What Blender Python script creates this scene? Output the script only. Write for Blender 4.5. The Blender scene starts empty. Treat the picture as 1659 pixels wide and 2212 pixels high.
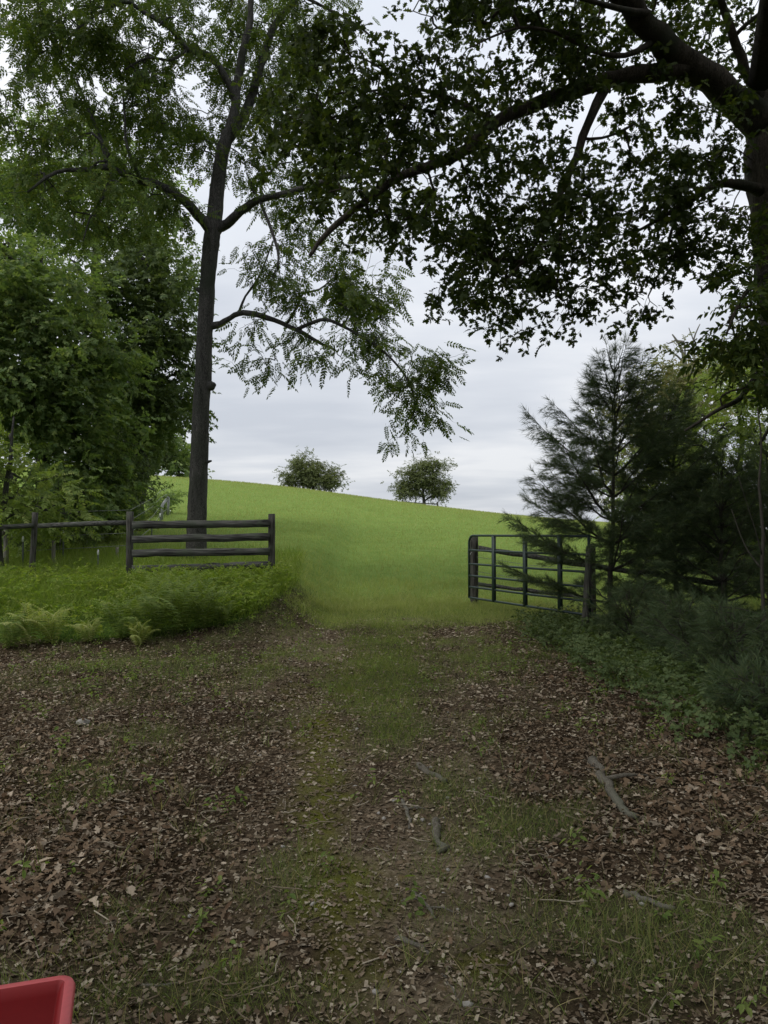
import bpy, math, numpy as np
from mathutils import Vector, Matrix
rng = np.random.default_rng(7)
S = bpy.context.scene
C = S.collection
# ------------------------------------------------------------------ camera
CAMZ, FPX, CX, CY = 1.55, 1613.0, 829.5, 1106.0
PITCH = math.atan(51/1613)
cam = bpy.data.objects.new('camera', bpy.data.cameras.new('camera')); C.objects.link(cam)
cam.location = (0, 0, CAMZ); cam.rotation_euler = (math.pi/2+PITCH, 0, 0)
cam.data.sensor_fit = 'VERTICAL'; cam.data.sensor_height = 36; cam.data.lens = 36*FPX/2212
cam.data.clip_end = 2000; cam.data.clip_start = 0.05
S.camera = cam
S.render.resolution_x, S.render.resolution_y = 768, 1024
# ------------------------------------------------------------------ light
SUN_EL, SUN_AZ = math.radians(55), math.radians(-115)   # azimuth from +Y towards +X
S.view_settings.view_transform = 'Standard'; S.view_settings.look = 'None'
S.view_settings.exposure = 0.0; S.view_settings.gamma = 1
W = bpy.data.worlds.new('World'); S.world = W; W.use_nodes = True
nt = W.node_tree; nt.nodes.clear()
def N(t, kind, **kw):
    n = t.nodes.new(kind)
    for k, v in kw.items():
        if isinstance(k, str) and hasattr(n, k) and k not in n.inputs: setattr(n, k, v)
        else: n.inputs[k].default_value = v
    return n
def math_(t, op, a, b=None, clamp=False):
    n = t.nodes.new('ShaderNodeMath'); n.operation = op; n.use_clamp = clamp
    for i, v in enumerate((a, b)):
        if v is None: continue
        if isinstance(v, (int, float)): n.inputs[i].default_value = v
        else: t.links.new(v, n.inputs[i])
    return n.outputs[0]
def mixc(t, f, a, b, mode='MIX'):
    n = t.nodes.new('ShaderNodeMix'); n.data_type = 'RGBA'; n.blend_type = mode
    for i, v in ((0, f), (6, a), (7, b)):
        if isinstance(v, (int, float)): n.inputs[i].default_value = v
        elif isinstance(v, tuple): n.inputs[i].default_value = (*v, 1)[:4]
        else: t.links.new(v, n.inputs[i])
    return n.outputs[2]
def ramp(t, f, stops):
    n = t.nodes.new('ShaderNodeValToRGB'); e = n.color_ramp.elements
    while len(e) < len(stops): e.new(0.5)
    for q, (p, c) in zip(e, stops): q.position = p; q.color = (*c, 1)
    t.links.new(f, n.inputs[0]); return n.outputs[0]
sky = nt.nodes.new('ShaderNodeTexSky'); sky.sky_type = 'NISHITA'; sky.sun_disc = False
sky.sun_elevation = SUN_EL; sky.sun_rotation = SUN_AZ
tc = nt.nodes.new('ShaderNodeTexCoord'); sep = nt.nodes.new('ShaderNodeSeparateXYZ')
nt.links.new(tc.outputs['Generated'], sep.inputs[0])
zz = math_(nt, 'MAXIMUM', sep.outputs[2], 0.0)
den = math_(nt, 'ADD', zz, 0.12)
cmb = nt.nodes.new('ShaderNodeCombineXYZ')
nt.links.new(math_(nt, 'DIVIDE', sep.outputs[0], den), cmb.inputs[0])
nt.links.new(math_(nt, 'DIVIDE', sep.outputs[1], den), cmb.inputs[1])
def wn(scale, off, det=3, rough=0.45, sc=(1, 1, 1)):
    mp = nt.nodes.new('ShaderNodeMapping'); mp.inputs['Location'].default_value = off; mp.inputs['Scale'].default_value = sc
    nt.links.new(cmb.outputs[0], mp.inputs[0])
    n = nt.nodes.new('ShaderNodeTexNoise'); n.inputs['Scale'].default_value = scale
    n.inputs['Detail'].default_value = det; n.inputs['Roughness'].default_value = rough
    nt.links.new(mp.outputs[0], n.inputs[0]); return n.outputs[0]
n1 = wn(0.9, (3.1, 0.4, 0), sc=(0.8, 1, 1)); n2 = wn(3.2, (7.0, 2.0, 0), 4, 0.5, sc=(0.55, 1, 1))
cl = math_(nt, 'ADD', math_(nt, 'MULTIPLY', n1, 0.7), math_(nt, 'MULTIPLY', n2, 0.3))
cloud = ramp(nt, cl, [(0.36, (0.58, 0.615, 0.68)), (0.5, (0.68, 0.71, 0.765)), (0.62, (0.83, 0.845, 0.875))])
grad = math_(nt, 'ADD', math_(nt, 'MULTIPLY', zz, 0.85), 0.95)   # overcast: brighter towards the zenith
vm = nt.nodes.new('ShaderNodeVectorMath'); vm.operation = 'SCALE'
nt.links.new(cloud, vm.inputs[0]); nt.links.new(grad, vm.inputs['Scale'])
vs = nt.nodes.new('ShaderNodeVectorMath'); vs.operation = 'SCALE'; vs.inputs['Scale'].default_value = 0.10
nt.links.new(sky.outputs[0], vs.inputs[0])
mx = mixc(nt, 0.94, vs.outputs[0], vm.outputs[0])
bg = nt.nodes.new('ShaderNodeBackground'); bg.inputs[1].default_value = 1.0
nt.links.new(mx, bg.inputs[0]); wo = nt.nodes.new('ShaderNodeOutputWorld'); nt.links.new(bg.outputs[0], wo.inputs[0])
sl = bpy.data.lights.new('sun', 'SUN'); sl.energy = 1.3; sl.angle = math.radians(25); sl.color = (1, 0.96, 0.9)
so = bpy.data.objects.new('sun', sl); C.objects.link(so)
sd = Vector((math.sin(SUN_AZ)*math.cos(SUN_EL), math.cos(SUN_AZ)*math.cos(SUN_EL), math.sin(SUN_EL)))
so.rotation_euler = sd.to_track_quat('Z', 'Y').to_euler()
# ------------------------------------------------------------------ numeric helpers
cp, sp = math.cos(PITCH), math.sin(PITCH)
def at(px, py, d):
    "a place d metres north of the viewpoint that is seen at (px, py) of the photograph"
    a = (px-CX)/FPX; b = (CY-py)/FPX
    y = cp - b*sp; z = sp + b*cp
    return np.array([a/y*d, d, CAMZ + z/y*d])
def proj(x, y, z):
    h = z-CAMZ; dep = y*cp + h*sp; up = -y*sp + h*cp
    dep = np.maximum(dep, 0.05)
    return CX + x/dep*FPX, CY - up/dep*FPX
def _h(i, j, s):
    v = np.sin(i*127.1 + j*311.7 + s*74.7)*43758.5453
    return v - np.floor(v)
def vnoise(x, y, s=0):
    i, j = np.floor(x), np.floor(y); u, v = x-i, y-j
    u = u*u*(3-2*u); v = v*v*(3-2*v)
    return (_h(i, j, s)*(1-u)+_h(i+1, j, s)*u)*(1-v) + (_h(i, j+1, s)*(1-u)+_h(i+1, j+1, s)*u)*v
def fbm(x, y, s=0, o=4):
    r = 0; a = 0.5; t = 0
    for k in range(o):
        r = r + a*vnoise(x*2**k, y*2**k, s+k); t += a; a *= 0.5
    return r/t
def ss(a, b, x):
    t = np.clip((x-a)/(b-a), 0, 1); return t*t*(3-2*t)
# terrain --------------------------------------------------------------
YC, Y0 = 98.0, 14.5
_u = (np.array([-1500, 0, 305, 450, 600, 850, 1000, 1140, 1400, 1659, 3000])-CX)/FPX
_e = (1157-np.array([985, 1008, 1028, 1035, 1047, 1083, 1103, 1121, 1142, 1150, 1160]))/FPX
def hs(y): return np.sin(np.clip((y-Y0)/(YC-Y0), 0, 1.9)*math.pi/2)
_yy = np.linspace(25, 97, 200)
_A = np.array([np.min((e*_yy+CAMZ-0.05)/hs(_yy)) for e in _e]); _ys = np.array([_yy[np.argmin((e*_yy+CAMZ-0.05)/hs(_yy))] for e in _e])
_xk = _u*_ys
_xf = np.linspace(-170, 170, 400); _Af = np.interp(_xf, _xk, _A)
_k = np.exp(-np.linspace(-2, 2, 41)**2); _k /= _k.sum(); _Af = np.convolve(np.pad(_Af, 20, mode='edge'), _k, 'valid')
def gz(x, y):
    x = np.asarray(x, float); y = np.asarray(y, float)
    z = np.interp(x, _xf, _Af)*hs(y)
    bank = ss(-1.0, -2.1, x)*ss(9.3, 13.6, y)*0.60*(1-ss(17, 44, y))
    z = z + bank
    z = z - 0.16*ss(2.2, 4.5, x)*ss(6, 10, y)*(1-ss(12.2, 14.5, y))
    near = 1-ss(18, 26, y)
    rut = np.exp(-((x+0.85)/0.3)**2)+np.exp(-((x-0.85)/0.3)**2)
    z = z - 0.035*rut*near
    z = z + near*(0.07*(fbm(x*0.8, y*0.8, 3)-0.5)+0.03*(fbm(x*4, y*4, 9, 3)-0.5)) + (1-near)*0.10*(fbm(x*0.09, y*0.09, 5)-0.5)
    return z
def GZ(x, y): return float(gz(np.array([x]), np.array([y]))[0])
# ground cover masks ---------------------------------------------------
def blobsum(px, py, L):
    m = np.zeros_like(px)
    for (a, b, ra, rb, w) in L: m = np.maximum(m, w*np.exp(-((px-a)/ra)**2-((py-b)/rb)**2))
    return m
GR = [(835,1440,95,150,1.25),(845,1580,80,60,1.1),(1000,1420,220,70,.6),(500,1420,330,50,.7),(1230,2050,420,120,.7),(200,1480,260,40,.6),(1080,1800,230,70,.7),(820,1315,420,26,1.2),(1130,1400,150,40,.6),(810,1490,110,80,1),(840,1575,100,50,1),(1130,1780,130,60,1),(330,1440,330,50,.8),(560,1350,160,50,.9),(150,1690,130,60,.7),(980,1330,300,40,.8),(720,1340,150,40,.8),
      (1050,1560,80,70,.55),(1400,2080,330,110,.85),(450,2150,300,60,.8),(960,1720,70,50,.8),(430,1800,60,70,.4),(1150,2130,200,70,.8),(560,1560,150,50,.45),(1050,1420,90,50,.6),(880,1380,90,40,.7),
      (620,1900,90,60,.45),(1270,1960,110,50,.6),(250,1960,80,50,.35),(300,1600,100,40,.5),(1480,1980,120,60,.6),(700,2150,100,50,.5),(860,1690,60,40,.6),(250,2060,90,40,.5)]
MO = [(760,1500,60,90,.6),(700,1700,70,220,.7),(760,2030,110,140,.7),(700,1590,70,70,.9),(710,1660,50,50,.8),(690,1760,70,60,.8),(740,1930,110,90,.9),(690,1980,80,60,.9),(1060,2080,110,40,.8),(560,2010,80,40,.5),(800,2130,60,30,.5),(740,1440,60,50,.5),(640,1500,60,40,.5)]
SO = [(650,1400,90,60,1.1),(1010,1400,90,70,.7),(1010,1560,60,90,.6),(640,1560,80,90,.5),(800,1750,260,330,.55),(860,1450,260,110,.45),(920,1850,200,110,1),(960,2010,230,60,1),(680,1400,110,50,1),(900,1330,70,18,.8),(1000,1650,110,50,.6),(820,1760,90,60,.8),(700,1840,120,60,.5),(960,1480,60,70,.4),(600,1660,100,60,.4),(900,2150,220,60,.8),(560,1480,60,40,.5)]
def masks(x, y):
    z = gz(x, y); px, py = proj(x, y, z)
    n = fbm(x*2.2, y*2.2, 21); n2 = fbm(x*0.9, y*0.9, 31); n3 = fbm(x*6, y*6, 41)
    g = np.clip(blobsum(px, py, GR)+(n-0.5)*1.3+(n3-.5)*.6-0.15, 0, 1)
    m = np.clip(blobsum(px, py, MO)*1.2+(n3-0.5)*1.2-0.3, 0, 1)
    s = np.clip(blobsum(px, py, SO)*1.1+(n-0.5)*1.2-0.1, 0, 1)
    # grassy bank and meadow
    bank = np.where(px < 655, ss(0, 1, (np.interp(px, [-400, 0, 300, 480, 560, 620, 660], [1412, 1398, 1388, 1364, 1328, 1285, 1250])+14*(n-.5)*2-py)/18), 0)
    bank = bank*(y > 8)*(x < -1.0)
    mead = ss(13.0, 16.6, y+(n2-.5)*3.5)
    return g, m, s, np.clip(bank, 0, 1), mead, px, py
# ------------------------------------------------------------------ mesh builder
class MB:
    def __init__(s): s.v = []; s.l = []; s.t = []; s.n = 0; s.m = []; s.cur = 0
    def add(s, V, F):
        V = np.asarray(V, float).reshape(-1, 3); s.v.append(V)
        s.l.append(np.concatenate([np.asarray(f) for f in F])+s.n); s.t.append(np.array([len(f) for f in F])); s.m.append(np.full(len(F), s.cur)); s.n += len(V)
    def inst(s, tv, tf, pos, R, sc):
        n = len(pos)
        if n == 0: return
        k = len(tv); sc = np.asarray(sc)
        sc = sc.reshape(n, 1, 1) if sc.ndim == 1 else sc.reshape(n, 1, 3)
        V = np.einsum('nij,nkj->nki', R, tv[None]*sc)+pos[:, None]
        s.v.append(V.reshape(-1, 3))
        fl = np.concatenate([np.asarray(f) for f in tf]); ft = np.array([len(f) for f in tf])
        s.l.append((fl[None]+(np.arange(n)*k)[:, None]+s.n).ravel()); s.t.append(np.tile(ft, n)); s.m.append(np.full(n*len(ft), s.cur)); s.n += n*k
    def tube(s, P, r, sides=6, cap=True):
        P = np.asarray(P, float); n = len(P); r = np.broadcast_to(np.asarray(r, float), (n,))
        T = np.gradient(P, axis=0); T /= np.linalg.norm(T, axis=1)[:, None]+1e-9
        a = np.array([1., 0, 0]) if abs(T[0, 0]) < 0.8 else np.array([0, 1., 0])
        V = []; ang = np.arange(sides)*2*math.pi/sides
        for i in range(n):
            a = a-T[i]*a.dot(T[i]); a /= np.linalg.norm(a)+1e-9; b = np.cross(T[i], a)
            V.append(P[i]+r[i]*(np.cos(ang)[:, None]*a+np.sin(ang)[:, None]*b))
        F = [(i*sides+j, i*sides+(j+1) % sides, (i+1)*sides+(j+1) % sides, (i+1)*sides+j) for i in range(n-1) for j in range(sides)]
        if cap: F += [tuple(range(sides))[::-1], tuple((n-1)*sides+j for j in range(sides))]
        s.add(np.concatenate(V), F)
    def box(s, c, size, rot=None, jit=0):
        q = np.array([(x, y, z) for x in (-.5, .5) for y in (-.5, .5) for z in (-.5, .5)])*np.array(size)
        if jit: q = q+rng.normal(0, jit, q.shape)
        if rot is not None: q = q@np.asarray(rot).T
        s.add(q+np.array(c), [(0, 1, 3, 2), (4, 6, 7, 5), (0, 4, 5, 1), (2, 3, 7, 6), (0, 2, 6, 4), (1, 5, 7, 3)])
    def build(s, name, mat, parent=None, smooth=False):
        me = bpy.data.meshes.new(name); V = np.concatenate(s.v); L = np.concatenate(s.l); T = np.concatenate(s.t)
        if parent is not None: V = V-np.array(parent.location)
        me.vertices.add(len(V)); me.vertices.foreach_set('co', V.astype(np.float32).ravel())
        me.loops.add(len(L)); me.loops.foreach_set('vertex_index', L.astype(np.int32))
        me.polygons.add(len(T)); st = np.concatenate([[0], np.cumsum(T)[:-1]])
        me.polygons.foreach_set('loop_start', st.astype(np.int32)); me.polygons.foreach_set('loop_total', T.astype(np.int32))
        if smooth: me.polygons.foreach_set('use_smooth', np.ones(len(T), bool))
        me.update(calc_edges=True)
        for q in (mat if isinstance(mat, list) else [mat]): me.materials.append(q)
        if isinstance(mat, list): me.polygons.foreach_set('material_index', np.concatenate(s.m).astype(np.int32))
        o = bpy.data.objects.new(name, me); C.objects.link(o)
        if parent is not None: o.parent = parent
        return o
def thing(name, label, cat, loc, group=None):
    o = bpy.data.objects.new(name, None); C.objects.link(o); o.location = tuple(float(v) for v in loc); o.empty_display_size = .2
    o['label'] = label; o['category'] = cat
    if group: o['group'] = group
    return o
def tag(o, label=None, cat=None, group=None, kind=None):
    for k, v in (('label', label), ('category', cat), ('group', group), ('kind', kind)):
        if v: o[k] = v
    return o
def unit(v): return v/(np.linalg.norm(v, axis=-1, keepdims=True)+1e-9)
def basis(d, nrm):
    d = unit(d); y = unit(np.cross(nrm, d)); z = np.cross(d, y)
    return np.stack([d, y, z], axis=2)
def rdir(n): return unit(rng.normal(size=(n, 3)))
# ------------------------------------------------------------------ materials
def newmat(name):
    m = bpy.data.materials.new(name); m.use_nodes = True; t = m.node_tree
    return m, t, t.nodes['Principled BSDF'], t.nodes['Material Output']
def leafmat(name, cols, trans=0.35, rough=0.6, spec=0.12, tcol=1.4, tint=1.0):
    m, t, b, o = newmat(name)
    if tint: cols = [(r*1.12*tint, q*.95*tint, l*1.0*tint) for r, q, l in cols]
    g = t.nodes.new('ShaderNodeNewGeometry')
    c = ramp(t, g.outputs['Random Per Island'], [(i/(len(cols)-1), q) for i, q in enumerate(cols)])
    tcn = t.nodes.new('ShaderNodeTexCoord'); nz = t.nodes.new('ShaderNodeTexNoise'); nz.inputs['Scale'].default_value = 0.7; nz.inputs['Detail'].default_value = 2
    t.links.new(tcn.outputs['Object'], nz.inputs[0])
    v = math_(t, 'ADD', math_(t, 'MULTIPLY', nz.outputs[0], 0.9), 0.55)
    vm = t.nodes.new('ShaderNodeVectorMath'); vm.operation = 'SCALE'; t.links.new(c, vm.inputs[0]); t.links.new(v, vm.inputs['Scale'])
    t.links.new(vm.outputs[0], b.inputs['Base Color']); b.inputs['Roughness'].default_value = rough; b.inputs['Specular IOR Level'].default_value = spec
    if trans > 0:
        tr = t.nodes.new('ShaderNodeBsdfTranslucent')
        v2 = t.nodes.new('ShaderNodeVectorMath'); v2.operation = 'MULTIPLY'; v2.inputs[1].default_value = (tcol*1.1, tcol*1.15, tcol*0.5)
        t.links.new(vm.outputs[0], v2.inputs[0]); t.links.new(v2.outputs[0], tr.inputs[0])
        ms = t.nodes.new('ShaderNodeMixShader'); ms.inputs[0].default_value = trans
        t.links.new(b.outputs[0], ms.inputs[1]); t.links.new(tr.outputs[0], ms.inputs[2]); t.links.new(ms.outputs[0], o.inputs[0])
    return m
def barkmat(name, c1, c2, sc=7, stretch=0.18, bump=0.6, moss=None):
    m, t, b, o = newmat(name)
    tcn = t.nodes.new('ShaderNodeTexCoord'); mp = t.nodes.new('ShaderNodeMapping'); mp.inputs['Scale'].default_value = (1, 1, stretch)
    t.links.new(tcn.outputs['Object'], mp.inputs[0])
    vo = t.nodes.new('ShaderNodeTexVoronoi'); vo.feature = 'DISTANCE_TO_EDGE'; vo.inputs['Scale'].default_value = sc*2
    nz = t.nodes.new('ShaderNodeTexNoise'); nz.inputs['Scale'].default_value = sc*1.6; nz.inputs['Detail'].default_value = 7; nz.inputs['Distortion'].default_value = 0.6
    t.links.new(mp.outputs[0], nz.inputs[0])
    ad = t.nodes.new('ShaderNodeVectorMath'); ad.operation = 'ADD'; t.links.new(mp.outputs[0], ad.inputs[0]); t.links.new(nz.outputs['Color'], ad.inputs[1])
    t.links.new(ad.outputs[0], vo.inputs[0])
    h = math_(t, 'ADD', math_(t, 'MULTIPLY', math_(t, 'MINIMUM', vo.outputs[0], 0.25), 2.2), math_(t, 'MULTIPLY', nz.outputs[0], 0.8))
    col = ramp(t, h, [(0.25, c1), (0.95, c2)])
    if moss:
        n2 = t.nodes.new('ShaderNodeTexNoise'); n2.inputs['Scale'].default_value = 1.3; n2.inputs['Detail'].default_value = 5
        t.links.new(tcn.outputs['Object'], n2.inputs[0])
        col = mixc(t, math_(t, 'MULTIPLY', math_(t, 'SUBTRACT', n2.outputs[0], 0.48), 4, True), col, moss)
    t.links.new(col, b.inputs['Base Color']); b.inputs['Roughness'].default_value = 0.9; b.inputs['Specular IOR Level'].default_value = 0.15
    bp = t.nodes.new('ShaderNodeBump'); bp.inputs['Strength'].default_value = bump; bp.inputs['Distance'].default_value = 0.04
    t.links.new(h, bp.inputs['Height']); t.links.new(bp.outputs[0], b.inputs['Normal'])
    return m
M = {}
M['bark'] = barkmat('walnut_bark', (0.008, 0.008, 0.0075), (0.12, 0.115, 0.105), moss=(0.045, 0.053, 0.037))
M['oakbark'] = barkmat('oak_bark', (0.015, 0.013, 0.010), (0.105, 0.088, 0.07), sc=6, moss=(0.055, 0.06, 0.042))
M['greybark'] = barkmat('grey_bark', (0.10, 0.095, 0.085), (0.30, 0.285, 0.25), sc=9)
M['pinebark'] = barkmat('pine_bark', (0.04, 0.037, 0.03), (0.11, 0.10, 0.08), sc=14, stretch=0.4)
M['twig'] = barkmat('dead_twig_bark', (0.12, 0.11, 0.09), (0.30, 0.27, 0.22), sc=20, stretch=.5)
M['lichen'] = barkmat('lichen_covered_bark', (0.08, 0.07, 0.05), (0.28, 0.25, 0.20), sc=18, stretch=1, moss=(0.19, 0.195, 0.14))
M['oakleaf'] = leafmat('oak_leaf', [(0.025, 0.045, 0.014), (0.045, 0.075, 0.02), (0.035, 0.062, 0.02), (0.08, 0.115, 0.025)], 0.35)
M['walnutleaf'] = leafmat('walnut_leaf', [(0.04, 0.080, 0.02), (0.075, 0.125, 0.03), (0.055, 0.10, 0.028), (0.11, 0.15, 0.035)], 0.42)
M['brightleaf'] = leafmat('bright_leaf', [(0.13, 0.21, 0.055), (0.19, 0.29, 0.075), (0.15, 0.24, 0.07), (0.25, 0.33, 0.10)], 0.4)
M['midleaf'] = leafmat('mid_leaf', [(0.085, 0.16, 0.06), (0.15, 0.245, 0.085), (0.12, 0.20, 0.075), (0.22, 0.31, 0.11)], 0.4)
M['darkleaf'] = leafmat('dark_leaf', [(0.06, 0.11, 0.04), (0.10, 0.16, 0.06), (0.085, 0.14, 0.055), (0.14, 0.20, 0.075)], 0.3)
M['paleleaf'] = leafmat('pale_leaf', [(0.11, 0.15, 0.06), (0.17, 0.21, 0.09), (0.14, 0.17, 0.08), (0.22, 0.22, 0.11)], 0.3)
M['crestleaf'] = leafmat('crest_leaf', [(0.09, 0.13, 0.06), (0.14, 0.19, 0.08), (0.11, 0.155, 0.07), (0.18, 0.22, 0.10)], 0.3)
M['needle'] = leafmat('pine_needle', [(0.045, 0.085, 0.042), (0.085, 0.14, 0.065), (0.065, 0.115, 0.055), (0.14, 0.19, 0.085)], 0.25, 0.5)
M['fern'] = leafmat('fern_frond', [(0.10, 0.18, 0.045), (0.15, 0.24, 0.06), (0.20, 0.28, 0.08)], 0.4)
M['palefern'] = leafmat('pale_fern_frond', [(0.20, 0.30, 0.08), (0.27, 0.36, 0.11), (0.32, 0.38, 0.14)], 0.4)
M['grass'] = leafmat('grass_blade', [(0.08, 0.13, 0.04), (0.17, 0.25, 0.075), (0.13, 0.19, 0.06), (0.36, 0.35, 0.18)], 0.35)
M['bankgrass'] = leafmat('bank_grass_blade', [(0.08, 0.15, 0.025), (0.17, 0.28, 0.045), (0.12, 0.20, 0.035), (0.24, 0.32, 0.08)], 0.4)
M['meadow'] = leafmat('meadow_grass_blade', [(0.23, 0.32, 0.105), (0.30, 0.395, 0.135), (0.265, 0.36, 0.12), (0.40, 0.44, 0.20)], 0.4, tcol=1.1)
M['litter'] = leafmat('fallen_leaf', [(0.05, 0.033, 0.020), (0.20, 0.140, 0.088), (0.10, 0.066, 0.042), (0.27, 0.20, 0.135), (0.13, 0.082, 0.05), (0.08, 0.055, 0.036), (0.44, 0.36, 0.27), (0.04, 0.028, 0.018), (0.16, 0.112, 0.072), (0.11, 0.08, 0.055)], 0.05, 0.8, .05, tint=0)
M['chip'] = leafmat('ground_debris', [(0.09, 0.066, 0.042), (0.24, 0.185, 0.125), (0.14, 0.105, 0.07), (0.17, 0.135, 0.09), (0.08, 0.055, 0.035), (0.42, 0.36, 0.27), (0.15, 0.11, 0.07)], 0, 0.9, .05, tint=0)
M['dirtytwig'] = leafmat('small_twig', [(0.06, 0.045, 0.03), (0.26, 0.21, 0.15), (0.12, 0.09, 0.06), (0.38, 0.33, 0.25)], 0, 0.9, .08, tint=0)
M['moss'] = leafmat('moss_tuft', [(0.11, 0.125, 0.018), (0.18, 0.185, 0.03), (0.14, 0.155, 0.025)], 0.2, 0.8)
def woodmat(name, c1, c2, c3, axis=(0.06, 1, 1)):
    m, t, b, o = newmat(name)
    tcn = t.nodes.new('ShaderNodeTexCoord'); mp = t.nodes.new('ShaderNodeMapping'); mp.inputs['Scale'].default_value = axis
    t.links.new(tcn.outputs['Object'], mp.inputs[0])
    nz = t.nodes.new('ShaderNodeTexNoise'); nz.inputs['Scale'].default_value = 45; nz.inputs['Detail'].default_value = 6; t.links.new(mp.outputs[0], nz.inputs[0])
    n2 = t.nodes.new('ShaderNodeTexNoise'); n2.inputs['Scale'].default_value = 5; n2.inputs['Detail'].default_value = 6; t.links.new(tcn.outputs['Object'], n2.inputs[0])
    col = mixc(t, math_(t, 'MULTIPLY', math_(t, 'SUBTRACT', n2.outputs[0], 0.5), 5, True), ramp(t, nz.outputs[0], [(0.35, c1), (0.7, c2)]), c3)
    t.links.new(col, b.inputs['Base Color']); b.inputs['Roughness'].default_value = 0.9; b.inputs['Specular IOR Level'].default_value = 0.15
    bp = t.nodes.new('ShaderNodeBump'); bp.inputs['Strength'].default_value = 0.5; bp.inputs['Distance'].default_value = 0.01
    t.links.new(nz.outputs[0], bp.inputs['Height']); t.links.new(bp.outputs[0], b.inputs['Normal'])
    return m
M['railwood'] = woodmat('weathered_rail_wood', (0.018, 0.018, 0.017), (0.14, 0.138, 0.125), (0.07, 0.08, 0.06))
M['postwood'] = woodmat('weathered_post_wood', (0.02, 0.019, 0.017), (0.13, 0.122, 0.105), (0.07, 0.078, 0.058), (1, 1, 0.06))
M['greypost'] = woodmat('silvered_post_wood', (0.14, 0.13, 0.11), (0.32, 0.30, 0.26), (0.2, 0.2, 0.16), (1, 1, 0.06))
def plain(name, col, rough, metal=0, nsc=30, var=0.35):
    m, t, b, o = newmat(name)
    tcn = t.nodes.new('ShaderNodeTexCoord'); nz = t.nodes.new('ShaderNodeTexNoise'); nz.inputs['Scale'].default_value = nsc; nz.inputs['Detail'].default_value = 5
    t.links.new(tcn.outputs['Object'], nz.inputs[0])
    c = mixc(t, nz.outputs[0], tuple(v*(1-var) for v in col), tuple(min(1, v*(1+var)) for v in col))
    t.links.new(c, b.inputs['Base Color']); b.inputs['Roughness'].default_value = rough; b.inputs['Metallic'].default_value = metal
    bp = t.nodes.new('ShaderNodeBump'); bp.inputs['Strength'].default_value = 0.15; bp.inputs['Distance'].default_value = 0.003
    t.links.new(nz.outputs[0], bp.inputs['Height']); t.links.new(bp.outputs[0], b.inputs['Normal'])
    return m
M['gate'] = plain('dark_green_gate_paint', (0.025, 0.045, 0.04), 0.45)
M['steel'] = plain('galvanised_steel', (0.30, 0.31, 0.30), 0.6, 0.1)
M['wire'] = plain('fence_wire', (0.22, 0.22, 0.21), 0.5, 0.6)
M['tpost'] = plain('steel_post_paint', (0.10, 0.12, 0.10), 0.6)
M['white'] = plain('white_insulator_plastic', (0.8, 0.8, 0.78), 0.4, var=.05)
M['red'] = plain('shaded_basin_red_plastic', (0.22, 0.001, 0.002), 0.6, var=0.08, nsc=60)  # deep basin red: the shade inside the tub is put into the colour
M['rim'] = plain('lit_rim_red_plastic', (0.52, 0.09, 0.095), 0.5, var=0.12, nsc=60)  # same plastic, paler: the sheen on the lit rim is put into the colour
M['stone'] = plain('pebble_stone', (0.30, 0.28, 0.25), 0.85)
def groundmat():
    m, t, b, o = newmat('ground_cover')
    def at_(n):
        a = t.nodes.new('ShaderNodeAttribute'); a.attribute_name = n; return a.outputs['Fac']
    tcn = t.nodes.new('ShaderNodeTexCoord')
    def nz(sc, det=6):
        n = t.nodes.new('ShaderNodeTexNoise'); n.inputs['Scale'].default_value = sc; n.inputs['Detail'].default_value = det; n.inputs['Roughness'].default_value = .65
        t.links.new(tcn.outputs['Object'], n.inputs[0]); return n.outputs[0]
    a, c, d = nz(35), nz(9), nz(2.5)
    col = ramp(t, a, [(0.3, (0.026, 0.018, 0.012)), (0.6, (0.07, 0.050, 0.032)), (0.78, (0.16, 0.12, 0.08))])  # dark humus, with the shade between fallen leaves put into its colour
    soil = ramp(t, a, [(0.32, (0.08, 0.06, 0.04)), (0.55, (0.20, 0.155, 0.105)), (0.72, (0.34, 0.28, 0.20))])
    soil = mixc(t, math_(t, 'MULTIPLY', math_(t, 'SUBTRACT', c, .55), 6, True), soil, (0.17, 0.105, 0.055))
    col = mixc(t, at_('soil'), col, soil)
    col = mixc(t, math_(t, 'MULTIPLY', at_('grassy'), 0.7), col, (0.05, 0.062, 0.025))
    col = mixc(t, math_(t, 'MULTIPLY', at_('mossy'), math_(t, 'MULTIPLY', c, 1.7), True), col, (0.12, 0.13, 0.02))
    col = mixc(t, at_('bank'), col, ramp(t, c, [(0.3, (0.03, 0.05, 0.012)), (0.7, (0.07, 0.12, 0.025))]))
    md = ramp(t, d, [(0.35, (0.155, 0.24, 0.055)), (0.65, (0.22, 0.30, 0.08))])
    md = mixc(t, math_(t, 'MULTIPLY', a, .5), md, (0.10, 0.15, 0.04))
    col = mixc(t, at_('meadow'), col, md)
    t.links.new(col, b.inputs['Base Color']); b.inputs['Roughness'].default_value = 1; b.inputs['Specular IOR Level'].default_value = 0.0
    bp = t.nodes.new('ShaderNodeBump'); bp.inputs['Strength'].default_value = 0.8; bp.inputs['Distance'].default_value = 0.03
    t.links.new(a, bp.inputs['Height']); t.links.new(bp.outputs[0], b.inputs['Normal'])
    return m
M['ground'] = groundmat()
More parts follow.
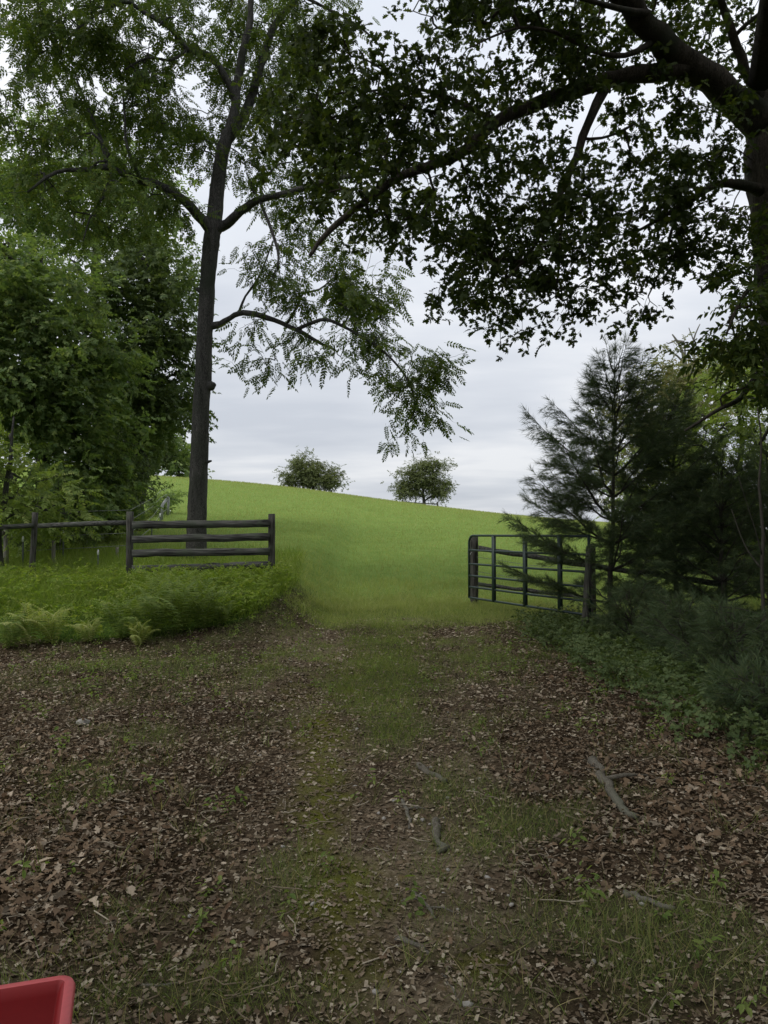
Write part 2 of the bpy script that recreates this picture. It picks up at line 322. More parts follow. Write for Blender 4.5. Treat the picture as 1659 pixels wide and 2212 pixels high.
# ------------------------------------------------------------------ terrain sheets
def sheet(name, xs, ys):
    X, Y = np.meshgrid(xs, ys); x, y = X.ravel(), Y.ravel(); z = gz(x, y)
    g, m, s, bk, md, _, _ = masks(x, y)
    mb = MB(); w, h = len(xs), len(ys)
    i = (np.arange(h-1)[:, None]*w+np.arange(w-1)[None]).ravel()
    mb.v = [np.stack([x, y, z], 1)]; mb.l = [np.stack([i, i+1, i+w+1, i+w], 1).ravel()]; mb.t = [np.full(len(i), 4)]
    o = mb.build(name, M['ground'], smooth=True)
    for n, a in (('grassy', g*(y < 19)), ('mossy', m*(y < 12)), ('soil', s*(y < 16)), ('bank', bk*(y < 22)), ('meadow', md)):
        q = o.data.attributes.new(n, 'FLOAT', 'POINT'); q.data.foreach_set('value', a.astype(np.float32))
    return tag(o, kind='structure')
xs = np.concatenate([np.linspace(-400, -20, 40)[:-1], np.linspace(-20, -8, 60)[:-1], np.linspace(-8, 8, 260), np.linspace(8, 20, 60)[1:], np.linspace(20, 400, 40)[1:]])
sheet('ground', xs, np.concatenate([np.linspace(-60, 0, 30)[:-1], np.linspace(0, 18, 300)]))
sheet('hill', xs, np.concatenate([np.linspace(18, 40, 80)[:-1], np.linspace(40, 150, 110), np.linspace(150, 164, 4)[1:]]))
# ------------------------------------------------------------------ leaf templates (length along +x, normal +z)
def outline(pts, curl=0.0, fold=0.0):
    P = np.array(pts, float); q = np.concatenate([P, P[-2:0:-1]*[1, -1]])
    z = -curl*q[:, 0]**2 + fold*np.abs(q[:, 1])
    return np.column_stack([q, z])
OAK = outline([(0, 0), (.22, .10), (.30, .27), (.42, .12), (.55, .36), (.66, .15), (.80, .27), (.86, .11), (1, 0)], .25, .3)
OAKF = [tuple(range(len(OAK)))]
def two(V):     # split an outline leaf along its midrib so it can fold
    n = len(V); h = n//2
    return [tuple(range(0, h+1)), tuple([h]+list(range(h+1, n))+[0])]
OVAL = outline([(0, 0), (.3, .2), (.65, .19), (1, 0)], .2, .35); OVALF = two(OVAL)
MAPLE = outline([(0, 0), (.05, .3), (.3, .25), (.5, .55), (.6, .22), (1, 0)], .2, .2); MAPLEF = two(MAPLE)
def multi(parts):
    V = []; F = []; n = 0
    for v, f in parts:
        V.append(v); F += [tuple(i+n for i in q) for q in f]; n += len(v)
    return np.concatenate(V), F
def xf(v, s, yaw=0, tilt=0, roll=0, t=(0, 0, 0)):
    Rm = np.array(Matrix.Rotation(yaw, 3, 'Z')@Matrix.Rotation(tilt, 3, 'Y')@Matrix.Rotation(roll, 3, 'X'))
    return (v*s)@Rm.T+np.array(t)
def pinnate(n=7, L=.42, ll=.105):
    P = []; q = np.array([(0, 0, 0), (.42, .26, -.02), (1, 0, -.06), (.42, -.26, -.02)], float)
    for i in range(n):
        x = L*(.22+.74*i/(n-1)); z = -.35*x*x
        s = ll*(1-.35*abs(i/(n-1)-.45))
        for sg in (-1, 1): P.append((xf(q, s, sg*math.radians(58+rng.uniform(-10, 10)), rng.uniform(.05, .45), sg*rng.uniform(-.4, .2), (x, 0, z)), [(0, 1, 2, 3)]))
    P.append((xf(q, ll, 0, .3, 0, (L, 0, -.35*L*L)), [(0, 1, 2, 3)]))
    x = np.linspace(0, L, 5); V = np.concatenate([np.stack([x, 0*x-.0025, -.35*x*x], 1), np.stack([x, 0*x+.0025, -.35*x*x], 1)])
    P.append((V, [(i, i+1, i+6, i+5) for i in range(4)]))
    return multi(P)
def sprig(tv, tf, n, L, ll, spread=1.0):
    P = []
    for i in range(n):
        x = L*(i+.5)/n; sg = 1 if i % 2 else -1
        P.append((xf(tv, ll*rng.uniform(.75, 1.15), sg*rng.uniform(.3, 1.2)*spread, rng.uniform(-.5, .6), rng.uniform(-.6, .6), (x, 0, rng.uniform(-.02, .02))), tf))
    P.append((xf(tv, ll, rng.uniform(-.3, .3), rng.uniform(0, .5), rng.uniform(-.4, .4), (L, 0, 0)), tf))
    return multi(P)
def rosette(tv, tf, n, ll):       # leaves bunched at a twig end
    P = []
    for i in range(n):
        P.append((xf(tv, ll*rng.uniform(.7, 1.1), i*2*math.pi/n*1.0+rng.uniform(-.3, .3), rng.uniform(-.5, .8), rng.uniform(-.5, .5), (rng.uniform(-.03, .03), 0, rng.uniform(-.03, .03))), tf))
    return multi(P)
T_WAL = [pinnate(6, .38, .10), pinnate(7, .44, .105), pinnate(5, .30, .09)]
T_OAK = [rosette(OAK, OAKF, 6, .145), rosette(OAK, OAKF, 5, .16), sprig(OAK, OAKF, 5, .22, .14)]
T_OVAL = [sprig(OVAL, OVALF, 7, .34, .13), sprig(OVAL, OVALF, 9, .42, .12)]
T_MAP = [sprig(MAPLE, MAPLEF, 6, .34, .12), sprig(MAPLE, MAPLEF, 8, .4, .12)]
# ------------------------------------------------------------------ tree builder
def grow(skel_parts, targets, tipr=0.0035, sides=4, maxr=.06, mb=None):
    "joins every spray to the nearest limb so that twigs branch like a real crown"
    P = [np.array(p) for L in skel_parts for p in L]; par = [-1]*len(P); n0 = len(P)
    pos = np.zeros((n0+len(targets)*4+4, 3)); pos[:n0] = P; n = n0
    d0 = np.array([np.min(((pos[:n0]-t)**2).sum(1)) for t in targets]); order = np.argsort(d0)
    chains = []; dirs = np.zeros((len(targets), 3))
    for ti in order:
        t = targets[ti]; q = int(np.argmin(((pos[:n]-t)**2).sum(1))); a = pos[q].copy(); L = np.linalg.norm(t-a)
        k = 2 if L < .35 else 4
        ch = [q]; bend = rng.normal(0, .09*L, 3); up = np.array([0, 0, .12*L])
        for j in range(1, k+1):
            f = j/k; p = a+(t-a)*f+(bend+up)*math.sin(f*math.pi)+(rng.normal(0, .025*L, 3) if j < k else 0)
            pos[n] = p; par.append(ch[-1]); ch.append(n); n += 1
        chains.append(ch); dirs[ti] = pos[ch[-1]]-pos[ch[-2]]
    cnt = np.zeros(n); 
    for ch in chains: cnt[ch[-1]] += 1
    for i in range(n-1, n0-1, -1):
        if par[i] >= 0: cnt[par[i]] += cnt[i]
    mb = mb or MB()
    for ch in chains:
        r = np.array([min(maxr, tipr*max(cnt[i], 1)**.5) for i in ch]); r[0] = r[1]*1.1
        mb.tube(pos[ch], r, sides, cap=False)
    return dirs, mb
def blob_points(blobs, dens, clump=.45):
    "spray positions in overlapping leafy masses; rows: (px, py, rx, ry, distance, half depth[, density])"
    out = []
    for bl in blobs:
        px, py, rx, ry, d, rd = bl[:6]; w = bl[6] if len(bl) > 6 else 1
        c = at(px, py, d); sx, sz = rx/FPX*d, ry/FPX*d
        n = max(3, int(dens*w*sx*sz*math.pi))
        nc = max(2, int(n/7)); cc = rdir(nc)*rng.uniform(.35, 1, (nc, 1))**.5
        cc = c+cc*np.array([sx, rd, sz]); r = clump*(.6+.7*rng.random(nc))
        idx = rng.integers(0, nc, n)
        out.append(cc[idx]+rng.normal(0, 1, (n, 3))*r[idx, None]*np.array([.62, .62, .42]))
    return np.concatenate(out)
def leaves(mb, pts, dirs, T, per=2, scale=1.0, droop=.4, flat=1.0, jit=.12, slot=1):
    mb.cur = slot
    for k in range(per):
        idx = rng.integers(0, len(T), len(pts))
        d = unit(dirs)*.7+rdir(len(pts))*.9; d[:, 2] = d[:, 2]*.55-droop
        nr = rdir(len(pts))*.75; nr[:, 2] += flat
        R = basis(d, nr); sc = scale*rng.uniform(.7, 1.2, len(pts))
        p = pts+rng.normal(0, jit, pts.shape)*(k > 0)
        for j, (tv, tf) in enumerate(T):
            m = idx == j; mb.inst(tv, tf, p[m], R[m], sc[m])
    return mb
def limb_path(rows, step=3, wob=.10):
    "rows: (px, py, width px, distance) -> smooth points and radii"
    P = np.array([at(a, b, d) for a, b, w, d in rows]); r = np.array([w/2/FPX*d for a, b, w, d in rows])
    n = len(rows); t = np.arange(n); tt = np.linspace(0, n-1, (n-1)*step+1)
    def cr(A):
        out = []
        for u in tt:
            i = min(int(u), n-2); f = u-i; p0, p1, p2, p3 = A[max(i-1, 0)], A[i], A[i+1], A[min(i+2, n-1)]
            out.append(.5*((2*p1)+(-p0+p2)*f+(2*p0-5*p1+4*p2-p3)*f*f+(-p0+3*p1-3*p2+p3)*f**3))
        return np.array(out)
    Q = cr(P); Q[1:-1] += rng.normal(0, 1, Q[1:-1].shape)*np.interp(tt, t, r)[1:-1, None]*wob
    return Q, np.interp(tt, t, r)
def limb(tree, name, mat, rows, sides=10):
    Q, r = limb_path(rows); mb = MB(); mb.tube(Q, r*(1+rng.normal(0, .04, len(r))), sides); mb.build(name, mat, tree, smooth=True); return Q
# ---- the tall pinnate-leaved tree behind the fence ---------------------------------
D = 18.0
b0 = at(424, 1215, D)
wal = thing('walnut_tree', 'tall slender tree with feathery leaves and bare straight trunk behind the left board fence', 'tree', (b0[0], D, GZ(b0[0], D)))
sk = []
def trunk_mesh(rows, sides=28, rough=.035, flare=True):
    Q, r = limb_path(rows, 6, .015); mb = MB(); n = len(Q); V = []; ang = np.arange(sides)*2*math.pi/sides
    for i in range(n):
        k = r[i]*(1+rough*np.sin(ang*5+i*.4)+rough*rng.normal(0, .7, sides)+(.35*max(0, 1-i/4)*(0.7+.5*np.sin(ang*4)) if flare else 0))
        V.append(Q[i]+np.stack([np.cos(ang)*k, np.sin(ang)*k, 0*k], 1))
    F = [(i*sides+j, i*sides+(j+1) % sides, (i+1)*sides+(j+1) % sides, (i+1)*sides+j) for i in range(n-1) for j in range(sides)]
    F.append(tuple((n-1)*sides+j for j in range(sides)))
    mb.add(np.concatenate(V), F); return mb, Q
mb, Q = trunk_mesh([(a_, b_, w_*.93, d_) for a_, b_, w_, d_ in [(423, 1240, 50, D), (425, 1170, 46, D), (427, 1080, 43, D), (430, 1000, 41, D), (434, 900, 39, D), (438, 830, 38, D), (441, 760, 37, D), (445, 680, 36, D), (449, 600, 35, D), (456, 530, 38, D), (463, 470, 37, D), (470, 400, 33, D), (479, 340, 31, D), (492, 285, 30, D)]])
# knots on the trunk
for (kx, ky, kr, dx) in ((459, 834, .11, .10), (431, 628, .07, -.13), (445, 1000, .05, .2)):
    c = at(kx, ky, D-.05); mb.tube([c+[-dx, 0, 0], c+[0, 0, .01], c+[dx*.7, -.02, .05]], [kr*1.2, kr, kr*.4], 8)
mb.build('trunk', M['bark'], wal, smooth=True); sk.append(Q[int(len(Q)*.72):])
WL = [[(459, 505, 26, D), (440, 478, 24, D-.2), (400, 435, 20, D-.6), (350, 402, 18, D-1), (290, 386, 16, D-1.4), (235, 362, 15, D-1.7), (190, 366, 11, D-2), (120, 372, 8, D-2.3), (60, 415, 5, D-2.6)],
      [(466, 500, 24, D), (490, 484, 22, D-.1), (520, 455, 18, D-.4), (560, 432, 15, D-.6), (640, 412, 13, D-.9), (720, 386, 11, D-1.2), (800, 377, 8, D-1.5), (860, 372, 5, D-1.7)],
      [(490, 300, 26, D), (508, 240, 22, D), (512, 190, 20, D), (522, 120, 17, D), (538, 60, 15, D+.2), (543, 0, 13, D+.4), (548, -90, 9, D+.7), (540, -170, 4, D+1)],
      [(492, 300, 24, D), (520, 265, 22, D+.3), (545, 205, 20, D+.6), (560, 150, 18, D+.8), (590, 60, 15, D+1), (640, 0, 12, D+1.2), (700, -80, 6, D+1.4)],
      [(508, 215, 18, D), (490, 172, 16, D-.2), (455, 122, 14, D-.4), (405, 106, 13, D-.6), (368, 62, 11, D-.8), (310, 26, 9, D-1), (262, 4, 8, D-1.2), (170, 60, 5, D-1.5), (120, 130, 3, D-1.7)],
      [(446, 705, 20, D), (470, 703, 15, D-.05), (492, 690, 12, D-.15), (515, 677, 12, D-.25), (550, 678, 13, D-.4), (592, 692, 11, D-.5), (640, 712, 10, D-.7), (690, 740, 7, D-.9), (725, 757, 4, D-1)],
      [(640, 712, 8, D-.7), (668, 700, 8, D-.9), (705, 690, 8, D-1.1), (755, 712, 7, D-1.2), (805, 742, 6, D-1.4), (850, 780, 5, D-1.5), (885, 830, 4, D-1.6), (895, 890, 2.5, D-1.7), (862, 945, 1.5, D-1.8)],
      [(515, 678, 6, D-.25), (530, 640, 5, D-.2), (556, 605, 5, D-.1), (575, 560, 4, D), (590, 520, 3, D)],
      [(620, 700, 6, D-.6), (640, 665, 5, D-.5), (655, 635, 4, D-.4), (690, 625, 4, D-.3), (720, 600, 3, D-.2)],
      [(232, 362, 9, D-1.7), (218, 300, 8, D-1.6), (190, 235, 6, D-1.5), (165, 170, 4, D-1.4)],
      [(305, 388, 8, D-1.4), (275, 320, 7, D-1.3), (270, 260, 5, D-1.2), (265, 190, 4, D-1.1)],
      [(560, 432, 7, D-.6), (580, 480, 7, D-.8), (600, 540, 6, D-.9), (600, 580, 4, D-1)],
      [(650, -10, 8, D+1.2), (720, 25, 6, D+.8), (780, 60, 5, D+.5), (830, 110, 2, D+.2)],
      [(405, 106, 7, D-.6), (370, 130, 6, D-.9), (320, 125, 5, D-1.1), (270, 150, 3, D-1.3)],
      [(240, 372, 6, D-1.7), (225, 420, 5, D-1.9), (195, 470, 4, D-2.1), (180, 520, 2, D-2.2)]]
for r in WL: sk.append(limb(wal, 'limb', M['bark'], r))
WB = [(90,60,140,80,16,1.8),(290,60,150,80,17,2),(200,165,170,80,17,2),(70,230,110,80,16,1.5,.7),(380,200,110,90,18,2),(300,290,110,60,17,1.5,.7),(230,430,150,50,16.5,1.5,.8),(380,450,60,55,17.5,1,.9),(120,330,110,55,16,1.5,.6),
      (450,50,80,70,18,1.5),(600,60,80,70,19,2),(430,330,55,60,18,1.2,.8),(560,300,55,90,18.5,1.2),(700,40,90,45,19,1.5,.7),(80,440,80,60,16,1.5,.6),(340,380,70,50,17,1.2,.9),(30,330,50,90,16,1,.5),
      (575,555,50,60,17.5,.9),(600,625,60,50,17.5,.9,.8),(690,600,90,60,17.5,1),(790,600,70,70,17,1),(610,690,60,45,17.3,.7,.6),(590,795,60,35,17,.6,.7),(535,738,30,30,17.4,.5,.4),(660,765,60,35,17,.6,.7),(740,690,70,55,17,.8),
      (800,750,90,42,16.7,.8,1.1),(880,800,75,45,16.5,.7,1.2),(925,765,45,28,16.4,.5),(860,850,40,42,16.4,.5),(905,885,38,28,16.3,.5,.8),(850,935,42,22,16.2,.4,.7),(935,868,38,32,16.3,.5,.8),(960,780,14,22,16.3,.3,.6),(650,470,80,40,17.5,1,.7)]
WB += [(640,180,90,90,19,1.3,1.2),(600,400,80,50,18,1.2,1),(740,300,90,80,19,1.3,1),(520,60,60,60,19,1.3,.8),(160,60,150,60,18,2,.8),(480,150,50,60,18.5,1,.8),(400,-90,330,70,18,3,.6),(150,-60,200,60,17,2,.6),(650,-80,200,60,19,3,.6)]
wp = blob_points(WB, 38, .36)
wd, mb = grow(sk, wp, tipr=.003, maxr=.04)
leaves(mb, wp, wd, T_WAL, per=3, scale=1.0, droop=.45, flat=.9, jit=.16).build('crown', [M['bark'], M['walnutleaf']], wal)
# ---- the big oak at the right ---------------------------------------------------------
OD = 12.6
b0 = at(1770, 1400, OD)
oak = thing('oak_tree', 'massive dark oak at the right edge with a long limb arching over the track', 'tree', (b0[0], OD, GZ(b0[0], OD)))
mb, Q = trunk_mesh([(1775, 1420, 165, OD), (1765, 1250, 150, OD), (1750, 1000, 142, OD), (1728, 800, 138, OD), (1706, 600, 136, OD), (1694, 450, 136, OD), (1684, 330, 138, OD), (1684, 230, 130, OD), (1694, 100, 100, OD), (1700, 0, 95, OD+.2), (1710, -160, 80, OD+.4), (1700, -400, 50, OD+.6)], sides=36)
mb.build('trunk', M['oakbark'], oak, smooth=True); sk = [Q[int(len(Q)*.3):]]
OL = [[(1690, 320, 80, OD), (1645, 268, 74, OD-.1), (1590, 215, 68, OD-.3), (1540, 178, 62, OD-.5), (1480, 135, 58, OD-.8), (1420, 78, 54, OD-1.1), (1360, 12, 50, OD-1.4), (1300, -60, 44, OD-1.8), (1200, -180, 34, OD-2.3), (1080, -300, 20, OD-2.8)],
      [(1480, 150, 40, OD-.8), (1400, 157, 37, OD-.9), (1330, 167, 34, OD-1), (1260, 190, 33, OD-1.1), (1190, 213, 31, OD-1.2), (1120, 240, 29, OD-1.3), (1070, 264, 27, OD-1.4), (1030, 300, 25, OD-1.5), (990, 335, 23, OD-1.6), (920, 360, 20, OD-1.8), (860, 385, 18, OD-2), (800, 427, 16, OD-2.2), (750, 465, 14, OD-2.3), (700, 510, 12, OD-2.4), (670, 552, 8, OD-2.5)],
      [(1310, 185, 24, OD-1), (1278, 248, 20, OD-1.2), (1252, 320, 18, OD-1.3), (1228, 380, 16, OD-1.4), (1205, 430, 13, OD-1.5), (1175, 490, 10, OD-1.6), (1145, 545, 8, OD-1.7), (1095, 605, 5, OD-1.8)],
      [(1232, 370, 10, OD-1.4), (1222, 430, 9, OD-1.5), (1212, 500, 8, OD-1.6), (1206, 580, 6, OD-1.7), (1200, 640, 3, OD-1.7)],
      [(1640, 412, 26, OD-.3), (1590, 398, 20, OD-.6), (1545, 400, 16, OD-.8), (1500, 425, 14, OD-1), (1450, 457, 11, OD-1.2), (1400, 487, 7, OD-1.4), (1365, 505, 4, OD-1.5)],
      [(1475, 445, 8, OD-1.1), (1450, 500, 7, OD-1.2), (1436, 560, 5, OD-1.3), (1400, 640, 3, OD-1.4)],
      [(1655, 230, 30, OD-.1), (1612, 150, 22, OD-.3), (1585, 80, 19, OD-.5), (1560, 10, 15, OD-.7), (1530, -80, 10, OD-1)],
      [(1585, 80, 10, OD-.5), (1610, 55, 9, OD-.6), (1650, 20, 7, OD-.7), (1690, -30, 5, OD-.8)],
      [(1410, 90, 16, OD-1.1), (1350, 120, 12, OD-1.4), (1280, 110, 10, OD-1.7), (1200, 70, 8, OD-2), (1120, 60, 6, OD-2.3), (1040, 90, 4, OD-2.5)],
      [(1265, 300, 7, OD-1.25), (1300, 298, 6, OD-1.1), (1338, 285, 6, OD-1), (1370, 268, 5, OD-.9)],
      [(1400, 30, 18, OD-1.3), (1340, 20, 13, OD-2), (1230, -10, 10, OD-2.6), (1100, -30, 7, OD-3)],
      [(1640, 800, 14, OD-.7), (1600, 860, 12, OD-1.6), (1560, 880, 9, OD-2.4), (1480, 930, 5, OD-3)],
      [(1700, 560, 16, OD-.5), (1640, 600, 12, OD-1.4), (1600, 650, 8, OD-2.1), (1570, 720, 4, OD-2.5)],
      [(1070, 264, 12, OD-1.4), (1010, 230, 10, OD-1.2), (940, 200, 8, OD-1), (860, 190, 6, OD-.9), (780, 200, 4, OD-.8)]]
for r in OL: sk.append(limb(oak, 'limb', M['oakbark'], r, 12))
OB = [(620,170,60,60,12,.9,.9),(640,260,70,60,12,1),(720,170,80,80,11.5,1),(810,170,80,70,11.5,1),(800,270,100,70,11,1.1),(700,310,90,60,11.5,1),(790,390,100,50,11,1),(650,400,60,50,11.5,.9,.8),(720,470,90,45,10.7,.9,.7),
      (1010,30,75,50,11,1),(950,170,80,45,11,1),(1090,90,100,70,11,1.2),(1220,50,110,60,11,1.2),(1000,220,90,50,11,1.1),(1400,40,90,50,12,1,.9),(1520,80,60,70,12.5,1,.8),(1300,110,90,60,11.5,1.2),(1180,160,90,50,11,1.2),(1400,230,90,50,12,1.2),(1500,280,70,50,12,1,.8),
      (1130,310,90,45,11.5,1.2),(1040,390,110,60,11,1.2),(900,440,110,60,10.5,1.1),(1180,400,80,60,11,1.1),(1390,330,60,60,12,1,.8),(1530,340,60,50,12,1,.7),(1560,470,50,50,11.5,.9,.7),(1440,400,90,50,11.5,1.1),(1380,480,90,60,11.5,1.1),
      (1250,500,80,70,11,1.1),(1130,510,100,70,11,1.1),(1000,500,110,60,10.7,1.1),(1060,600,100,55,11,1),(1210,610,70,50,11,1),(1105,690,42,45,11,.6),(980,620,50,50,10.6,.7,.8),(1030,680,50,30,10.8,.6,.8),(1310,590,60,45,11,.8,.9),(1430,560,70,45,11.3,.8,.9),(1390,650,50,40,11,.6,.8),
      (1500,520,50,40,11.3,.8,.6),(1240,680,50,22,11,.5,.7),(870,520,70,35,10.6,.8,.7),(890,270,50,60,11,1)]
OB += [(1590,320,50,60,12,1,.8),(1620,470,40,50,11.8,.8,.8),(1560,560,60,40,11.5,.8,.8),(1610,90,50,60,12.5,1,.8),(1300,-120,350,90,11,2.5,.6),(900,-130,250,80,10.5,2,.6),(1000,-450,700,260,9.5,2.5,.4)]
op = blob_points(OB, 60, .38)
# unseen crown and limb above and behind the viewpoint, added to shade the foreground
ov = np.column_stack([rng.uniform(-9, 12, 950), rng.uniform(-9, 8, 950), rng.uniform(8.2, 12.5, 950)])
sk.append(np.array([[6.2+(-4.5)*f, 12+(-12)*f, 9+1.2*math.sin(f*3)] for f in np.linspace(0, 1, 14)]))
mbl = MB(); mbl.tube(sk[-1], np.linspace(.22, .06, 14), 8); mbl.build('limb', M['oakbark'], oak, smooth=True)
od, mb = grow(sk, np.concatenate([op, ov]), tipr=.003, maxr=.05)
leaves(mb, op, od[:len(op)], T_OAK, per=3, scale=.92, droop=.25, flat=.8, jit=.14)
leaves(mb, ov, od[len(op):], T_OAK, per=3, scale=2.3, droop=.2, flat=1.2, jit=.45)
hk = [(1590,640,60,50,10.5,.5),(1570,730,60,50,10.3,.5),(1620,760,50,50,10.5,.5),(1640,600,50,60,10.8,.5),(1620,690,50,50,10.6,.5),(1530,750,30,25,10.3,.4,.7),(1640,820,40,40,10.5,.5),(1650,480,30,60,10.8,.5,.7),(1600,840,60,30,10.6,.5),(1650,720,30,60,10.4,.5)]
hp = blob_points(hk, 46, .3); mb.cur = 0
hd, mb = grow(sk, hp, tipr=.003, maxr=.03, mb=mb)
leaves(mb, hp, hd, T_OVAL, per=2, scale=1.0, droop=.3, jit=.1, slot=2)
mb.build('crown', [M['oakbark'], M['oakleaf'], M['walnutleaf']], oak)
# ---- background broadleaf trees ------------------------------------------------------
DK = 2.4
def leafy(label, base, top, blobs, dens, mat, T, per=3, scale=1.0, bark='bark', width=.3, clump=.55, dk=1, group=None, name='broadleaf_tree', cat='tree', jit=.2, limbs=True, droop=.25, tipr=.005):
    bx, bd = base; bp = at(bx, 1157, bd); z0 = GZ(bp[0], bd)
    t = thing(name, label, cat, (bp[0], bd, z0), group)
    tp = at(top[0], top[1], bd); k = 9; f = np.linspace(0, 1, k)[:, None]
    P = np.array([bp[0], bd, z0-.3])*(1-f)+tp*f; P[1:-1, :2] += rng.normal(0, .06, (k-2, 2))*width*3
    mb = MB(); mb.tube(P, width*(1-.85*f[:, 0])/2*(1+.5*(f[:, 0] < .02)), 10); mb.build('trunk' if cat == 'tree' else 'stem', M[bark], t, smooth=True)
    sk = [P[1:]]
    for b in blobs:
        c = at(b[0], b[1], b[4]); s = P[min(k-1, max(1, int(np.argmin(np.abs(P[:, 2]-(c[2]-.35*abs(c[0]-tp[0])))))))]
        g = np.linspace(0, 1, 7)[:, None]; L = s*(1-g)+c*g; L[:, 2] += np.sin(g[:, 0]*math.pi)*.12*np.linalg.norm(c-s); L[1:-1] += rng.normal(0, .05, (5, 3))
        if limbs: m2 = MB(); m2.tube(L, np.linspace(width*.2, width*.04, 7), 6); m2.build('limb', M[bark], t, smooth=True)
        sk.append(L)
    p = blob_points(blobs, dens*DK*dk, clump); d, mb = grow(sk, p, tipr=tipr*.7, maxr=width*.12)
    leaves(mb, p, d, T, per=per, scale=scale, jit=jit, droop=droop).build('crown' if cat == 'tree' else 'foliage', [M[bark], M[mat]], t)
    return t
GL = 'trees at the left edge of the meadow'
leafy('tall pale-trunked tree rising behind the left thicket, its crown highest on the left', (214, 27), (205, 330), [(170,340,100,70,27,2),(120,450,120,80,26,2),(270,470,110,80,27,2),(350,540,70,60,27,1.6),(60,420,70,70,25,2),(250,370,80,60,27,2),(150,560,90,60,26,2,.7),(380,600,30,60,27,1.2,.8),(300,600,60,50,26,1.5,.6),(70,330,80,60,26,2),(30,480,80,80,26,2),(230,300,60,40,27,1.5,.8),(330,430,70,60,27,1.5)], 6, 'midleaf', T_OVAL, 3, 1.25, 'greybark', .75, dk=1.6, group=GL)
leafy('dark-leaved tree with drooping layers right of the pale trunk, beside the tall slender tree', (300, 24), (320, 560), [(310,650,70,50,24,1.5,.9),(350,700,60,45,24,1.3),(320,770,70,50,24,1.5),(350,850,55,50,24,1.3),(300,900,80,60,24,1.6),(365,890,40,50,24,1.2),(290,820,60,60,23.5,1.5),(390,800,18,50,24,.7,.7),(290,960,45,45,24,1.4),(380,620,30,50,24,.9),(270,700,60,60,24,1.3),(385,720,22,50,24,.8),(300,560,70,40,24.5,1.3)], 10, 'darkleaf', T_MAP, 4, 1.1, 'bark', .5, dk=1.6, group=GL)
leafy('broad mid-green maple in front of the pale trunk, filling the left edge', (90, 20), (90, 560), [(30,560,100,90,20,1.8),(90,650,120,80,20,2),(40,760,110,90,19,2),(160,740,100,70,20,2),(140,840,120,80,19.5,2),(220,800,60,60,20,1.5),(210,900,70,60,20,1.5),(70,900,110,80,19,1.8),(150,980,90,60,19.5,1.6),(130,1050,70,50,19,1.4),(215,1060,55,50,20.5,1.3),(200,1100,70,40,20,1.3),(60,1120,80,40,19,1.3),(20,850,80,80,18.5,1.5),(10,680,80,80,19,1.5)], 12, 'midleaf', T_MAP, 4, 1.05, 'bark', .45, dk=1.25, group=GL)
leafy('bright yellow-green low tree with feathery leaves above the single rail', (-10, 15.8), (30, 900), [(10,960,60,60,16,1),(40,1030,80,60,16.5,1.1),(100,1080,80,45,16.5,1),(30,1110,90,45,16,1),(150,1110,45,35,16.8,.7),(-60,1000,80,100,16,1.2)], 14, 'brightleaf', [pinnate(5, .3, .1), pinnate(6, .36, .1)], 3, 1.15, 'bark', .22, group=GL, clump=.35)
leafy('blackish green conifer-like tree low in the thicket under the dark-leaved tree', (235, 22), (235, 930), [(235,1000,60,50,22,1.2),(240,1070,65,50,22,1.2),(235,1130,60,40,22,1.2),(270,1030,40,50,22.5,1)], 18, 'darkleaf', T_OVAL, 5, .8, 'bark', .3, group=GL, clump=.4)
for lab, bx, d, bl, mt in (('low far tree on the crest, first one right of the left thicket', 318, 92, [(320,985,42,30,92,3),(315,1010,40,16,92,3),(330,950,40,25,92,3)], 'darkleaf'),
                       ('low far tree on the crest, just left of the tall slender trunk', 385, 95, [(385,990,34,28,95,3),(380,1015,36,12,95,3),(360,960,30,24,95,3)], 'midleaf')):
    leafy(lab, (bx, d), (bx, 975), bl, 2.2, mt, T_MAP, 4, 3.2, 'bark', .5, group='far trees on the crest', clump=.8, jit=.6, limbs=False, tipr=.02)
# two round orchard trees on the crest
leafy('round dense bush standing on the crest of the green hill, left of the two', (675, 88), (672, 1010), [(670,1022,42,26,88,1.8),(636,1028,28,24,88,1.4),(708,1032,30,22,88,1.4),(655,1002,24,16,88,1.2),(685,1040,34,14,88,1.6),(645,1046,22,8,88,1.2),(715,1042,18,12,88,1),(660,990,12,10,88,.6,.5),(700,1004,12,10,88,.8,.5)], 8, 'crestleaf', T_OVAL, 4, 1.5, 'bark', .3, group='round trees on the hill crest', name='orchard_bush', cat='bush', clump=.42, jit=.35, limbs=False, tipr=.012)
leafy('round tree with a short visible trunk on the hill crest beside a low rail', (915, 88), (912, 1030), [(915,1020,36,24,88,1.8),(890,1045,30,20,88,1.4),(945,1045,28,24,88,1.4),(930,1008,24,14,88,1.2),(880,1066,22,10,88,1.2),(955,1070,20,12,88,1.2),(912,1055,30,14,88,1.6),(875,1024,16,12,88,1),(912,1000,14,10,88,.7,.5),(950,1012,16,12,88,.8,.6),(970,1060,12,16,88,.8,.7),(866,1052,12,16,88,.8,.7),(935,996,10,8,88,.5,.5)], 8, 'crestleaf', T_OVAL, 4, 1.5, 'bark', .5, group='round trees on the hill crest', name='orchard_tree', clump=.42, jit=.35, limbs=True, tipr=.012)
